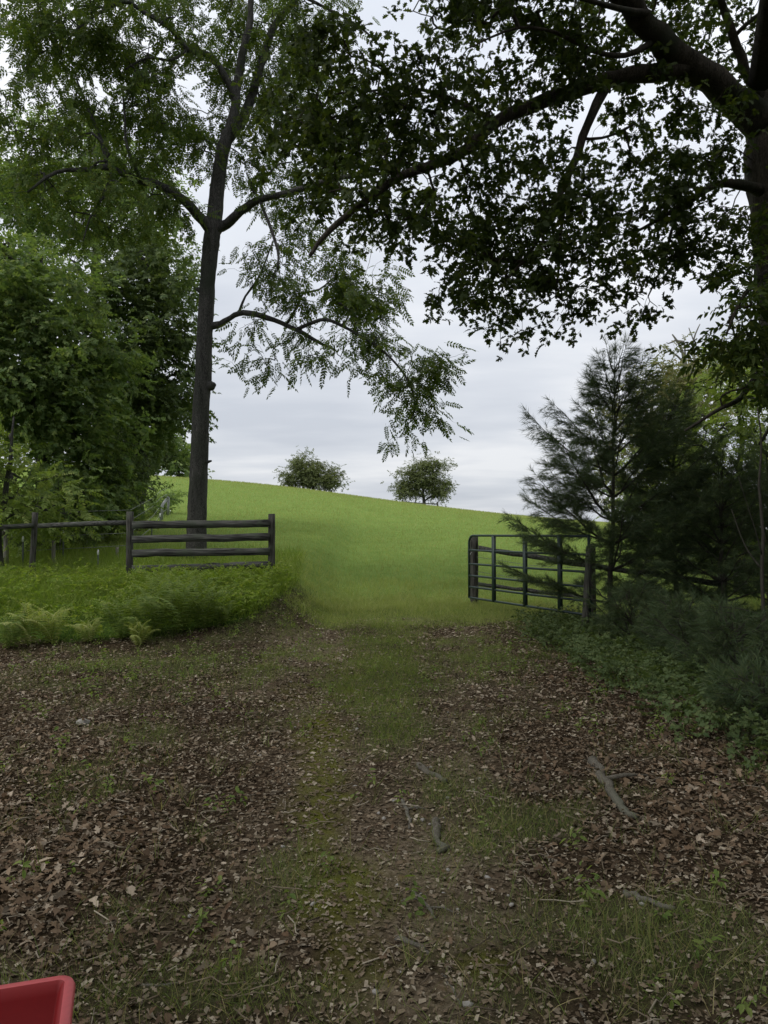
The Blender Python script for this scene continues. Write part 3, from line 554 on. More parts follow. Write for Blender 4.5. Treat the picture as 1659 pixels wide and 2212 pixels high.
# right side
GRR = 'trees right of the gate'
leafy('thin pale-leaved tree with airy crown behind the young pine', (1410, 34), (1410, 800), [(1400,830,55,40,34,1.5,.7),(1450,810,40,35,34,1.5,.6),(1390,890,75,45,34,2,.8),(1440,920,70,50,34,2,.8),(1350,960,50,40,34,1.5,.8),(1420,1000,90,50,33,2),(1380,1070,80,40,33,2),(1500,960,60,60,34,2),(1370,850,40,40,34,1.5,.7),(1480,880,60,50,34,2,.9),(1330,1010,40,50,34,1.5,.8),(1440,840,60,50,34,2)], 7, 'paleleaf', T_OVAL, 3, 1.4, 'greybark', .3, group=GRR, clump=.6, jit=.3)
dead = leafy('tall half-dead tree with bare grey limbs above the pines at right', (1500, 40), (1478, 740), [(1440,740,18,16,40,.8,.7),(1455,790,24,20,40,.9,.6),(1520,830,45,30,40,1.4),(1560,800,50,40,40,1.5),(1490,860,50,30,40,1.5),(1600,770,60,50,38,2),(1640,830,60,60,38,2)], 6, 'paleleaf', T_OVAL, 3, 1.5, 'greybark', .5, group=GRR, clump=.6, jit=.3)
for rows in ([(1492, 930, 12, 40), (1490, 850, 10, 40), (1480, 790, 8, 40), (1470, 750, 6, 40), (1452, 722, 3, 40)], [(1488, 830, 7, 40), (1500, 775, 5, 40), (1498, 735, 4, 40), (1512, 700, 2, 40)], [(1498, 735, 3, 40), (1488, 708, 2, 40)], [(1478, 785, 5, 40), (1462, 768, 4, 40), (1440, 755, 2, 40)], [(1490, 860, 5, 40), (1515, 800, 3, 40), (1530, 775, 2, 40)]): limb(dead, 'limb', M['greybark'], rows, 6)
dd = limb(oak, 'limb', M['oakbark'], [(1690, 900, 10, OD), (1660, 930, 8, OD-.3), (1640, 960, 5, OD-.5)], 6)
leafy('mid-green leafy tree filling the right edge behind the pines', (1600, 17.5), (1600, 830), [(1570,850,50,45,17,1.2),(1630,830,50,50,17,1.2),(1640,930,60,60,17,1.4),(1540,930,60,50,17.5,1.4),(1590,1010,80,60,17,1.5),(1500,1010,50,50,17.5,1.3,.8),(1660,1060,60,80,16.5,1.4),(1560,1100,90,50,17,1.5,.8),(1500,900,50,30,17.5,1,.7),(1640,860,50,60,16.5,1.2),(1590,800,50,40,17,1,.8),(1470,960,50,50,16,1.2,.7),(1450,1050,60,50,16,1.2,.7),(1520,1090,70,50,15.5,1.2,.8),(1640,1150,60,50,15,1.2,.7)], 12, 'brightleaf', [pinnate(5, .3, .1), pinnate(6, .36, .09)], 3, 1.2, 'bark', .3, group=GRR, clump=.4)
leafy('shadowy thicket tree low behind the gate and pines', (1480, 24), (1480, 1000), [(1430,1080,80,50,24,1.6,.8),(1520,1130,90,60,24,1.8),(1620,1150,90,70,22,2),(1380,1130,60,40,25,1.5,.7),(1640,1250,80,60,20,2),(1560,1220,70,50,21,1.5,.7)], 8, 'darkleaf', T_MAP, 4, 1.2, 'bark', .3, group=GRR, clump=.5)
# ---- unseen trees right of and behind the viewpoint, added to shade pines and foreground
T_BIG = [(xf(v, 2.6), f) for v, f in T_MAP]
for bx, by, h, rad, lab in ((10.5, 5.5, 13, 4.2, 'unseen tree added for shade to the right of the viewpoint'), (12.5, 11, 14, 4, 'unseen tree added for shade right of the oak'), (4.5, -9, 13, 4.5, 'unseen tree added for shade behind the viewpoint')):
    z0 = GZ(bx, by); t = thing('added_shade_tree', lab, 'tree', (bx, by, z0), 'unseen trees added for shade round the viewpoint'); P = np.array([[bx, by, z0-.2], [bx+.1, by, z0+3], [bx, by+.1, z0+7], [bx, by, z0+h-1]])
    m2 = MB(); m2.tube(P, [.3, .25, .18, .05], 10); m2.build('trunk', M['bark'], t, smooth=True)
    n_ = 620; q = rdir(n_)*rng.uniform(.5, 1, (n_, 1))**.4*[rad, rad, h*.42]+[bx, by, z0+h*.58]; dq, m2 = grow([P[1:]+0.0, np.linspace(P[1], P[3], 14)], q, tipr=.006, maxr=.08)
    leaves(m2, q, dq, T_BIG, per=4, scale=1, jit=.5, droop=.2).build('crown', [M['bark'], M['midleaf']], t)
# ---- white pines ---------------------------------------------------------------------
def needle_tuft(n=34, L=.17, nl=.105, nw=.0023):
    V = []; F = []
    for i in range(n):
        x = L*rng.random()**.7; a = rng.uniform(0, 2*math.pi); tl = rng.uniform(.3, .95)
        d = np.array([math.cos(tl), math.sin(tl)*math.cos(a), math.sin(tl)*math.sin(a)]); p = np.array([x, 0, 0]); s = unit(np.cross(d, rdir(1)[0]))*nw
        ln = nl*rng.uniform(.7, 1.1); q = len(V)
        V += [p-s, p+s, p+d*ln+[0, 0, -.12*ln]]; F.append((q, q+1, q+2))
    return np.array(V), F
T_NEED = [needle_tuft() for _ in range(4)]
T_NEAR = [needle_tuft(22, .14, .12, .0028) for _ in range(4)]
def pine(label, px, d, top, radius, whorls, dens=1.0, low=.12, group='young white pines beside the gate', tr=.055, lean=0, branches=5, nscale=1.0, needle='needle', T=None):
    b = at(px, 1157, d); z0 = GZ(b[0], d); tp = at(px+lean, top, d); H = tp[2]-z0
    t = thing('pine_tree', label, 'pine tree', (b[0], d, z0), group)
    f = np.linspace(0, 1, 14)[:, None]; P = np.array([b[0], d, z0-.1])*(1-f)+tp*f; P[1:-1, :2] += rng.normal(0, .015, (12, 2))
    mb = MB(); mb.tube(P, tr*(1-.93*f[:, 0]), 8); mb.build('trunk', M['pinebark'], t, smooth=True)
    tw = MB(); pos = []; dr = []
    for w in range(whorls):
        fh = low+(1-low)*(w/whorls)**.85; z = fh*H; nb = branches+rng.integers(-1, 2)
        a0 = rng.uniform(0, 6.28); c = np.array([np.interp(fh, f[:, 0], P[:, k]) for k in range(3)])
        for k in range(nb):
            a = a0+k*2*math.pi/nb+rng.uniform(-.3, .3)
            L = radius*min(1, (1-fh)*1.35+.17)*rng.uniform(.6, 1.2)*(1 if fh > .3 else .76+.8*fh)
            el = .32+.8*fh+rng.uniform(-.18, .18); h = np.array([math.cos(a), math.sin(a), 0])
            g = np.linspace(0, 1, 7)[:, None]; Q = c+h*g*L*math.cos(el)+np.array([0, 0, 1])*(g*L*math.sin(el)*(.55+.45*g)); Q[1:] += rng.normal(0, .012, (6, 3))
            tw.tube(Q, np.linspace(.011+.006*L, .003, 7), 4, cap=False)
            side = np.array([-h[1], h[0], 0]); m = int(3+L*10*dens)
            for j in range(m):
                s = .22+.78*(j+rng.random())/m; o = np.array([np.interp(s, g[:, 0], Q[:, q]) for q in range(3)])
                sg = rng.choice([-1, 1]); l2 = L*.42*(1.12-s)*rng.uniform(.6, 1.2)+.06
                dv = unit(h*.75+side*sg*rng.uniform(.3, 1)+np.array([0, 0, rng.uniform(-.05, .45)]))
                e = o+dv*l2; tw.tube([o, (o+e)/2+[0, 0, .01], e], [.004, .0035, .0025], 3, cap=False)
                for q in np.arange(.06, l2+.01, .085): pos.append(o+dv*(q-.04)); dr.append(dv+rng.normal(0, .25, 3))
            pos.append(Q[-1]-.05*unit(Q[-1]-Q[-2])); dr.append(Q[-1]-Q[-2])
    for s in (0, .06, .12): pos.append(P[-1]-[0, 0, s]); dr.append(np.array([0.05, 0, 1.]))
    pos = np.array(pos); dr = np.array(dr); idx = rng.integers(0, 4, len(pos)); mb = tw; mb.cur = 1; R = basis(dr, rdir(len(pos)))
    for j in range(4):
        m = idx == j; mb.inst(*(T or T_NEED)[j], pos[m], R[m], nscale*rng.uniform(.8, 1.15, m.sum()))
    mb.build('crown', [M['pinebark'], M[needle]], t); return t
pine('young white pine with open spreading branches in front of the open gate', 1316, 12.5, 768, 2.05, 11, 1.1, low=.13, lean=12, nscale=1.25)
pine('slender dark pine right of the open pine, a thin straight trunk showing', 1455, 13.0, 850, 1.5, 10, .95, low=.12, nscale=1.2)
pine('full dark pine near the right edge, behind the thin bare sapling', 1560, 11.8, 1000, 1.5, 9, .95, low=.12, nscale=1.2)
pine('dark pine farthest back beside the thicket, at the right edge under the broadleaf tree', 1660, 14.5, 960, 1.9, 10, 1.0)
pine('small bushy pine low in the right corner over the leaf litter', 1590, 7.6, 1350, .85, 7, 1.1, low=.02, tr=.03, branches=5, T=T_NEAR)
pine('knee-high pine at the litter edge, nearest of the pines', 1640, 5.9, 1470, .6, 6, 1.2, low=.0, tr=.02, branches=5, T=T_NEAR)
pine('chest-high pine between the leaning post and the right edge', 1480, 9.2, 1320, .8, 7, 1.1, low=.02, tr=.03, branches=5, T=T_NEAR)
pine('short dense pine beside the base of the open pine', 1370, 10.6, 1290, .8, 7, 1.1, low=.02, tr=.03, branches=5, T=T_NEAR)
# thin bare sapling at the right edge
sp0 = at(1646, 1157, 7.8); t = thing('sapling', 'thin bare sapling stem standing at the right edge before the pines', 'sapling', (sp0[0], 7.8, GZ(sp0[0], 7.8)))
mb = MB(); Q, r = limb_path([(1648, 1480, 14, 7.8), (1650, 1350, 12, 7.8), (1646, 1250, 11, 7.8), (1648, 1150, 10, 7.8), (1640, 1050, 8, 7.8), (1645, 960, 6, 7.8), (1636, 880, 3, 7.8)]); mb.tube(Q, r*.7, 7); mb.build('stem', M['pinebark'], t, smooth=True)
mb = MB(); 
for rows in ([(1648, 1330, 6, 7.8), (1600, 1315, 4, 7.8), (1540, 1310, 2, 7.8)], [(1646, 1230, 6, 7.8), (1610, 1180, 4, 7.9), (1580, 1100, 2, 8)], [(1646, 1200, 5, 7.8), (1630, 1140, 3, 7.7), (1595, 1030, 2, 7.6)]):
    Q, r = limb_path(rows); mb = MB(); mb.tube(Q, r*.7, 5); mb.build('branch', M['pinebark'], t, smooth=True)
# ------------------------------------------------------------------ fences
def post(parent, px, top, d, w, mat='postwood', lean=0, name='post', sq=True):
    p = at(px, top, d); x = p[0]; zg = GZ(x, d)-.25; wd = w/FPX*d; mb = MB(); n = 9; V = []
    prof = [(-1, -.8), (-.8, -1), (.8, -1), (1, -.8), (1, .8), (.8, 1), (-.8, 1), (-1, .8)] if sq else [(math.cos(a), math.sin(a)) for a in np.arange(10)*math.pi/5]
    prof = np.array(prof)*wd/2; k = len(prof)
    for i in range(n):
        f = i/(n-1); z = zg*(1-f)+p[2]*f
        V.append(np.column_stack([prof*(1+rng.normal(0, .03))*(1-.04*f)+[x+lean*(1-f), d]+rng.normal(0, wd*.012, 2), np.full(k, z)+(rng.normal(0, .006, k) if i == n-1 else 0)]))
    F = [(i*k+j, i*k+(j+1) % k, (i+1)*k+(j+1) % k, (i+1)*k+j) for i in range(n-1) for j in range(k)]+[tuple((n-1)*k+j for j in range(k))]
    mb.add(np.concatenate(V), F); return mb.build(name, M[mat], parent)
def rail(parent, a, b, h, th=.045, mat='railwood', name='rail', wav=.006, seg=12):
    a, b = np.array(a, float), np.array(b, float); u = unit(b-a); s = unit(np.cross([0, 0, 1.], u)); mb = MB(); V = []
    dz = 0
    for i in range(seg+1):
        f = i/seg; p = a*(1-f)+b*f+np.array([0, 0, 1])*math.sin(f*math.pi)*rng.uniform(-.01, .01); hh = h*(1+rng.normal(0, .03)); c = rng.normal(0, wav)
        V.append([p+s*th/2+[0, 0, hh/2+c], p-s*th/2+[0, 0, hh/2+c], p-s*th/2+[0, 0, -hh/2+rng.normal(0, wav)], p+s*th/2+[0, 0, -hh/2+c]])
    F = [(i*4+j, (i+1)*4+j, (i+1)*4+(j+1) % 4, i*4+(j+1) % 4) for i in range(seg) for j in range(4)]+[(0, 1, 2, 3), (seg*4+3, seg*4+2, seg*4+1, seg*4)]
    mb.add(np.array(V).reshape(-1, 3), F); return mb.build(name, M[mat], parent)
FD = 14.5
o0 = at(435, 1157, FD)
fb = thing('board_fence', 'weathered board fence of stacked rails between two square posts, before the tall slender trunk', 'fence', (o0[0], FD, GZ(o0[0], FD)))
post(fb, 587, 1110, FD, 14); post(fb, 281, 1105, FD, 13)
for (yl, yr, h) in ((1134, 1130, 16), (1165, 1160, 16), (1195, 1191, 16), (1230, 1220, 16)):
    a = at(285, yl, FD-.09); b = at(583, yr, FD-.09); rail(fb, a, b, h/FPX*FD, .028, wav=.004)
fs = thing('rail_fence', 'single round rail carried on a leaning post, running off the left edge', 'fence', tuple(at(78, 1157, 15.2)[:2])+(GZ(at(78, 1157, 15.2)[0], 15.2),))
post(fs, 76, 1107, 15.2, 13, lean=-.06, sq=False)
post(fs, -120, 1110, 15.4, 13, sq=False)
mb = MB(); mb.tube([at(277, 1129, FD+.02), at(200, 1131, 14.85), at(84, 1136, 15.1)], [.048, .052, .05], 9); mb.build('rail', M['railwood'], fs, smooth=True)
mb = MB(); mb.tube([at(71, 1135, 15.1), at(0, 1139, 15.2), at(-116, 1142, 15.3)], [.05, .052, .05], 9); mb.build('rail', M['railwood'], fs, smooth=True)
# old grey brace further left behind
ob = thing('brace_fence', 'old grey post with a stub of rail behind the single rail at the left edge', 'fence', tuple(at(14, 1157, 17)[:2])+(GZ(at(14, 1157, 17)[0], 17),))
post(ob, 14, 1142, 17, 11, 'greypost', sq=False); mb = MB(); mb.tube([at(-70, 1150, 17), at(9, 1152, 16.9)], .05, 8); mb.build('rail', M['greypost'], ob, smooth=True)
ob2 = thing('fence_post', 'short grey wooden post standing in weeds between the leaning post and the board fence', 'post', tuple(at(116, 1157, 17)[:2])+(GZ(at(116, 1157, 17)[0], 17),), 'loose posts of the wire fence')
post(ob2, 116, 1168, 17, 8, 'greypost', sq=False)
ob3 = thing('fence_post', 'short broken grey stump of a post in the grass left of the board fence', 'post', tuple(at(253, 1157, 18)[:2])+(GZ(at(253, 1157, 18)[0], 18),), 'loose posts of the wire fence')
post(ob3, 253, 1182, 18, 7, 'greypost', sq=False)
# steel posts with white caps running up the meadow edge
SP = [(50, 1163, 16.2, 'steel stake with a white cap near the leaning post'), (137, 1150, 17.5, 'steel stake with white cap before the thicket, between grey post and board fence'), (212, 1192, 16.5, 'short stake with white cap low in the bank grass'), (281-1, 1174, 18, 'white-capped stake right beside the left post of the board fence'),
      (346, 1112, 27, 'white-capped stake at the foot of the bent pipe brace'), (368, 1105, 31, 'farthest white-capped stake, right of the bent pipe brace'), (328, 1135, 22, 'dark steel stake showing above the board fence')]
wire_pts = []
for i, (px, py, d, lab) in enumerate(SP):
    p = at(px, py, d); zg = GZ(p[0], d); t = thing('steel_post', lab, 'stake', (p[0], d, zg), 'steel stakes of the wire fence')
    mb = MB(); mb.box((p[0], d, (p[2]+zg)/2-.1), (.032, .012, p[2]-zg+.2)); mb.box((p[0], d-.012, (p[2]+zg)/2-.1), (.008, .022, p[2]-zg+.19)); mb.build('shaft', M['tpost'], t)
    if i != 6:
        mb = MB(); mb.tube([p+[0, -.005, -.07], p+[0, -.005, .0], p+[0, -.005, .05]], [.02, .024, .014], 8); mb.build('cap', M['white'], t)
def wires(label, pts, offs, r=.004):
    t = thing('wire_fence', label, 'wire fence', pts[0])
    for z in offs:
        mb = MB(); mb.tube([np.array(p)+[0, 0, z] for p in pts], r, 4); mb.build('wire', M['wire'], t)
def gp(px, d): p = at(px, 1157, d); return (p[0], d, GZ(p[0], d))
wires('thin wires strung along the meadow edge up to the bent pipe brace', [gp(60, 17), gp(200, 17.5), gp(281, 18), gp(328, 22), gp(346, 27), gp(360, 30)], (.3, .6, .9, 1.15), .006)
# bent galvanised pipe brace and dark brace up the slope
pb = thing('pipe_brace', 'bent pale galvanised pipe brace standing on the slope left of the tall slender trunk', 'pipe frame', gp(349, 28))
mb = MB(); Q = [gp(349, 28)[:3], at(350, 1100, 28), at(351, 1090, 28), at(354, 1086, 28.2), at(362, 1076, 28.6), at(364, 1074, 28.6)]; mb.tube(Q, .05, 8); mb.build('pipe', M['steel'], pb, smooth=True)
mb = MB(); mb.tube([at(364, 1073, 28.6), at(363, 1112, 28.6)], .045, 8); mb.build('pipe', M['steel'], pb, smooth=True)
db = thing('wooden_brace', 'dark wooden post with a slanting rail on the slope beside the shrub', 'fence', gp(313, 38))
mb = MB(); mb.tube([at(312.5, 1085, 38), at(313.5, 1047, 38)], .07, 8); mb.build('post', M['postwood'], db, smooth=True)
mb = MB(); mb.tube([at(313, 1050, 38), at(336, 1060, 38.4)], .055, 8); mb.build('rail', M['railwood'], db, smooth=True)
mb = MB(); mb.tube([at(289, 1086, 37), at(289.5, 1050, 37)], .03, 6); mb.build('post', M['postwood'], db, smooth=True)
leafy('spiky shrub growing behind the bent pipe brace on the slope', (352, 32), (356, 1060), [(352,1070,20,18,32,.5),(345,1092,24,16,31,.6),(366,1080,14,18,31.5,.5),(356,1050,12,12,32,.3,.6)], 20, 'midleaf', T_OVAL, 3, .9, 'greybark', .05, name='shrub', cat='shrub', clump=.25, jit=.12, limbs=False, group='shrubs along the wire fence')
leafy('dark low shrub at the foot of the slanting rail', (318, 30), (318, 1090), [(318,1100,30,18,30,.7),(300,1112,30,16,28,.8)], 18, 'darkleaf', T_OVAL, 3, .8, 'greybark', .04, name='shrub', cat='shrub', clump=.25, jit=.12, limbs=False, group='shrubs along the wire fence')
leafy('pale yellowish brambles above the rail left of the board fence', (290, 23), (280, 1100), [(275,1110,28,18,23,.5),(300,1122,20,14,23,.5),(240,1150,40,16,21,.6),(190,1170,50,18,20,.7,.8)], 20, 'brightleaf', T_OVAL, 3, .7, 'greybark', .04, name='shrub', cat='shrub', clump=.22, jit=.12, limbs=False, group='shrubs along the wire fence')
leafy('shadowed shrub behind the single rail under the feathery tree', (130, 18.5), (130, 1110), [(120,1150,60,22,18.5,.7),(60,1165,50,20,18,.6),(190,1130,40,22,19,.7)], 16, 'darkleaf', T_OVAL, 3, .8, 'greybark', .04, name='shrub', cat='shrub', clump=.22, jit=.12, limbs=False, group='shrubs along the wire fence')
# low rail beneath the crest tree
cr = thing('low_rail', 'low dark rail on short posts under the round tree on the crest', 'fence', gp(905, 84))
mb = MB(); mb.tube([at(868, 1084, 84), at(905, 1087, 84), at(946, 1089, 84)], .07, 6); mb.build('rail', M['railwood'], cr)
for px, a in ((870, 1080), (945, 1084)): mb = MB(); mb.tube([at(px, a, 84), at(px, a+16, 84)], .1, 6); mb.build('post', M['postwood'], cr)
# ---- tube gate -------------------------------------------------------------------------
ga, gb = at(1013, 1157, 15.4), at(1272, 1158, 12.05)
gt = thing('tube_gate', 'dark green six-bar tube gate swung open against the pines', 'gate', (gb[0], gb[1], GZ(gb[0], gb[1])))
u = unit(gb-ga); GL_ = np.linalg.norm(gb-ga); up = np.array([0, 0, 1.])
H = 1.29; R0 = .023
def gpnt(s, h): return ga+u*s+up*(-h)
mb = MB(); P = [gpnt(GL_, 0), gpnt(.2, 0)]+[gpnt(.16*(1-math.sin(a)), .16*(1-math.cos(a))) for a in np.linspace(0, math.pi/2, 6)]+[gpnt(0, H-.02)]
mb.tube(P, R0, 10); mb.build('frame', M['gate'], gt, smooth=True)
mb = MB(); mb.tube([gpnt(GL_, -.03), gpnt(GL_, H+.02)], R0*1.1, 10); mb.build('frame', M['gate'], gt, smooth=True)
for h in (.30, .58, .82, 1.05, 1.27):
    mb = MB(); mb.tube([gpnt(0, h), gpnt(GL_/2, h+.005), gpnt(GL_, h)], R0*.9, 10); mb.build('bar', M['gate'], gt, smooth=True)
sd_ = unit(np.cross(u, up))
for s in (.92, 1.95, 2.95):
    mb = MB(); c = gpnt(s, H/2); Rm = np.column_stack([u, sd_, up]); mb.box(c+sd_*.03*0, (.075, .052, H), Rm); mb.build('brace', M['gate'], gt)
for h in (.22, 1.08):
    mb = MB(); c = gpnt(GL_, h); mb.tube([c-up*.05, c+up*.05], R0*1.7, 10); mb.tube([c, c+u*.09], .012, 8); mb.build('hinge', M['gate'], gt, smooth=True)
mb = MB(); cc_ = [gpnt(.0, .34)+sd_*.03+up*(-.06*math.sin(f*3.14))+np.array([.09*f, .12*f, 0]) for f in np.linspace(0, 1, 9)]; mb.tube(cc_, .009, 5); mb.build('chain', M['wire'], gt)
gf = thing('gate_post', 'thick round wooden post behind the free end of the open gate', 'post', gp(1023, 15.6), 'posts around the tube gate')
post(gf, 1024, 1157, 15.75, 19, 'postwood', sq=False)
gh = thing('gate_post', 'leaning dark post that carries the hinge end of the tube gate', 'post', gp(1262, 12), 'posts around the tube gate')
post(gh, 1274, 1180, 11.95, 16, 'postwood', lean=-.12, sq=False)
rf = thing('rail_fence', 'dark wooden rail fence sagging behind the tube gate towards the pines', 'fence', gp(1276, 14.3))
post(rf, 1279, 1175, 14.4, 12, 'postwood', name='post'); post(rf, 1560, 1230, 13.2, 15, 'postwood')
p1, p2, p3 = at(1034, 1184, 15.6), at(1279, 1222, 14.3), at(1560, 1262, 13.1)
rail(rf, p1, p2, .10, .03); rail(rf, p2, p3, .10, .03)
rail(rf, p1-[0, 0, .75], p2-[0, 0, .62], .07, .03); 
cx = at(1555, 1330, 10.6); t = thing('fence_post', 'short stub of a post in shade right of the hinge post', 'post', (cx[0], 10.6, GZ(cx[0], 10.6)), 'loose posts of the wire fence'); post(t, 1555, 1318, 10.6, 13, 'postwood', sq=False)
wires('rusty strand of wire drooping under the rails behind the gate', [tuple(at(1030, 1203, 15.5)), tuple(at(1150, 1222, 14.9)), tuple(at(1275, 1228, 14.2))], (0, -.3, -.6), .004)
# ------------------------------------------------------------------ red tub in the near corner
zt = .33; dd_ = 2.1
for _ in range(40): dd_ += (at(160, 2100, dd_)[2]-zt)*.8
c0 = at(164, 2096, dd_)[:2]; ax = np.array([-.967, -.254]); ay = np.array([.254, -.967])*1.0
ay = unit(np.array([.33, -.944])); ax = unit(np.array([-.955, -.297]))
tb = thing('plastic_tub', 'open bright red plastic tub whose rounded rim corner enters the lower left corner', 'tub', (*(c0+ax*.25+ay*.3), GZ(*(c0+ax*.25+ay*.3))))
def rr(inset, z, n=6, R=.045):
    P = []; w, l = .56, .74; R = max(R-inset, .008)
    for (qx, qy, a0) in ((w-inset-R, inset+R, -90), (w-inset-R, l-inset-R, 0), (inset+R, l-inset-R, 90), (inset+R, inset+R, 180)):
        for k in range(n+1):
            a = math.radians(a0+90*k/n); q = c0+ax*(qx+R*math.cos(a))+ay*(qy+R*math.sin(a)); P.append((q[0], q[1], z))
    return P
loops = [rr(.06, .02), rr(.03, zt-.03), rr(.002, zt-.03), rr(-.002, zt-.012), rr(.004, zt), rr(.026, zt+.001), rr(.033, zt-.006), rr(.04, zt-.03), rr(.075, .045)]
k = len(loops[0]); mb = MB(); F = [(i*k+j, i*k+(j+1) % k, (i+1)*k+(j+1) % k, (i+1)*k+j) for i in range(len(loops)-1) for j in range(k)]
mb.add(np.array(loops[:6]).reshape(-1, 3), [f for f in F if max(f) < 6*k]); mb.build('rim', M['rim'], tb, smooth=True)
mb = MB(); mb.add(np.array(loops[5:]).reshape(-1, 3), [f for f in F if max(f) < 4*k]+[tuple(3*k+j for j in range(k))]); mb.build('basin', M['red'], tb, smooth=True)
# ------------------------------------------------------------------ ground cover
def blade(seg=3, w=.5, bend=.5):
    t = np.linspace(0, 1, seg+1); V = []
    for q in t[:-1]: V += [(bend*q*q, -w*(1-q*.75)/2, q), (bend*q*q, w*(1-q*.75)/2, q)]
    V.append((bend, 0, .95)); F = [(2*i, 2*i+1, 2*i+3, 2*i+2) for i in range(seg-1)]+[(2*seg-2, 2*seg-1, 2*seg)]
    return np.array(V, float), F
BL = [blade(3, .04, .35), blade(3, .035, .75), blade(2, .05, .2)]
def yaw_R(n, tilt=.35):
    a = rng.uniform(0, 2*math.pi, n); up = np.column_stack([rng.normal(0, tilt, n), rng.normal(0, tilt, n), np.ones(n)]); h = np.column_stack([np.cos(a), np.sin(a), np.zeros(n)])
    z = unit(up); y = unit(np.cross(z, h)); x = np.cross(y, z); return np.stack([x, y, z], axis=2)
def cone_pts(n, d0, d1, margin=.62, power=1.0):
    "candidate points over the visible wedge of ground (a step wider on each side)"
    r = (d0**(2-power)+(d1**(2-power)-d0**(2-power))*rng.random(n))**(1/(2-power)) if power != 2 else d0*(d1/d0)**rng.random(n)
    return (rng.uniform(-1, 1, n)*(margin*r+1.7)), r
def grass(name, label, x, y, hmin, hmax, mat, tilt=.35, clumpn=1, clumpr=.03, wide=1.0):
    if clumpn > 1:
        x = np.repeat(x, clumpn)+rng.normal(0, clumpr, len(x)*clumpn); y = np.repeat(y, clumpn)+rng.normal(0, clumpr, len(y)*clumpn)
    n = len(x); z = gz(x, y)-.005; R = yaw_R(n, tilt); h = rng.uniform(hmin, hmax, n); idx = rng.integers(0, 3, n); mb = MB()
    sc = np.column_stack([h, h*wide, h]); P = np.column_stack([x, y, z])
    for j in range(3): m = idx == j; mb.inst(*BL[j], P[m], R[m], sc[m])
    return tag(mb.build(name, M[mat]), label, 'grass', kind='stuff')
# patchy short grass on the track
x, y = cone_pts(190000, 1.4, 17, power=1.3); g, m, s, bk, md, px, py = masks(x, y)
k = rng.random(len(x)) < np.clip(g-.08, 0, 1)*.95*(1-bk); print('short', k.sum())
grass('grass', 'patchy short green grass growing along the worn track', x[k], y[k], .025, .10, 'grass', .6, 4, .03, wide=.7)
x, y = cone_pts(13000, 1.4, 14, power=1.4); g, m, s, bk, md, px, py = masks(x, y)
k = (rng.random(len(x)) < .05+.35*g*g)*(bk < .5); grass('grass', 'scattered longer grass tufts among the fallen leaves', x[k], y[k], .07, .2, 'grass', .55, 9, .025, wide=.45)
# lush bank grass
x, y = rng.uniform(-12, -.8, 62000), rng.uniform(8.5, 19, 62000); g, m, s, bk, md, px, py = masks(x, y)
k = rng.random(len(x)) < bk*.85*(py < 1460)*(1-.6*(y > 15.5)); print('bank', k.sum())

k1 = k*(py < 1335); grass('bank_grass', 'lush bright green knee-high grass on the bank before the left fences', x[k1], y[k1], .16, .38, 'bankgrass', .45, 2, .03, wide=.7)
k2 = k*(py >= 1335)*(rng.random(len(x)) < .6); grass('bank_grass', 'shorter grass along the lower edge of the left bank', x[k2], y[k2], .06, .18, 'bankgrass', .5, 2, .03, wide=.7)
# meadow
n = 330000; yy_ = 15+(105-15)*rng.random(n)**1.9; x = rng.uniform(-.75, .75, n)*yy_; g, m, s, bk, md, px, py = masks(x, yy_)
k = (rng.random(n) < md)*(px > -150)*(px < 1800)
hh = (.10+.0013*yy_[k])
xx, yk = x[k], yy_[k]; nn = len(xx); R = yaw_R(nn, .35); P = np.column_stack([xx, yk, gz(xx, yk)-.01]); h = hh*rng.uniform(.6, 1.3, nn)*.85; mb = MB(); mb.inst(*BL[2], P, R, np.column_stack([h, h*(.8+.03*yk), h]))
tag(mb.build('meadow_grass', M['meadow']), 'fresh green pasture grass covering the open hill', 'grass', kind='stuff')
x, y = rng.uniform(-1.6, 2.2, 40000), rng.uniform(5.5, 15, 40000); g, m, s, bk, md, px, py = masks(x, y); k = rng.random(40000) < np.clip(g*1.1-.15, 0, 1)*(1-bk)*.45
grass('grass', 'green grass strip between the two wheel ruts', x[k], y[k], .03, .10, 'bankgrass', .6, 4, .04, wide=.8)
x, y = rng.uniform(-2.2, 4.2, 14000), rng.uniform(11.5, 16.5, 14000); g, m, s, bk, md, px, py = masks(x, y); k = rng.random(14000) < np.clip(g*1.2, 0, 1)*(1-bk)*ss(11.5, 15, y)
grass('grass', 'thickening grass where the track nears the meadow', x[k], y[k], .05, .15, 'meadow', .5, 4, .05, wide=.8)
# taller rough grass along the meadow mouth
x = rng.uniform(-3, 6, 5000); y = rng.uniform(14.5, 18.5, 5000); g, m, s, bk, md, px, py = masks(x, y); k = rng.random(5000) < .75
grass('grass', 'taller rough grass where the track meets the meadow', x[k], y[k], .10, .26, 'meadow', .45, 3, .05, wide=.6)
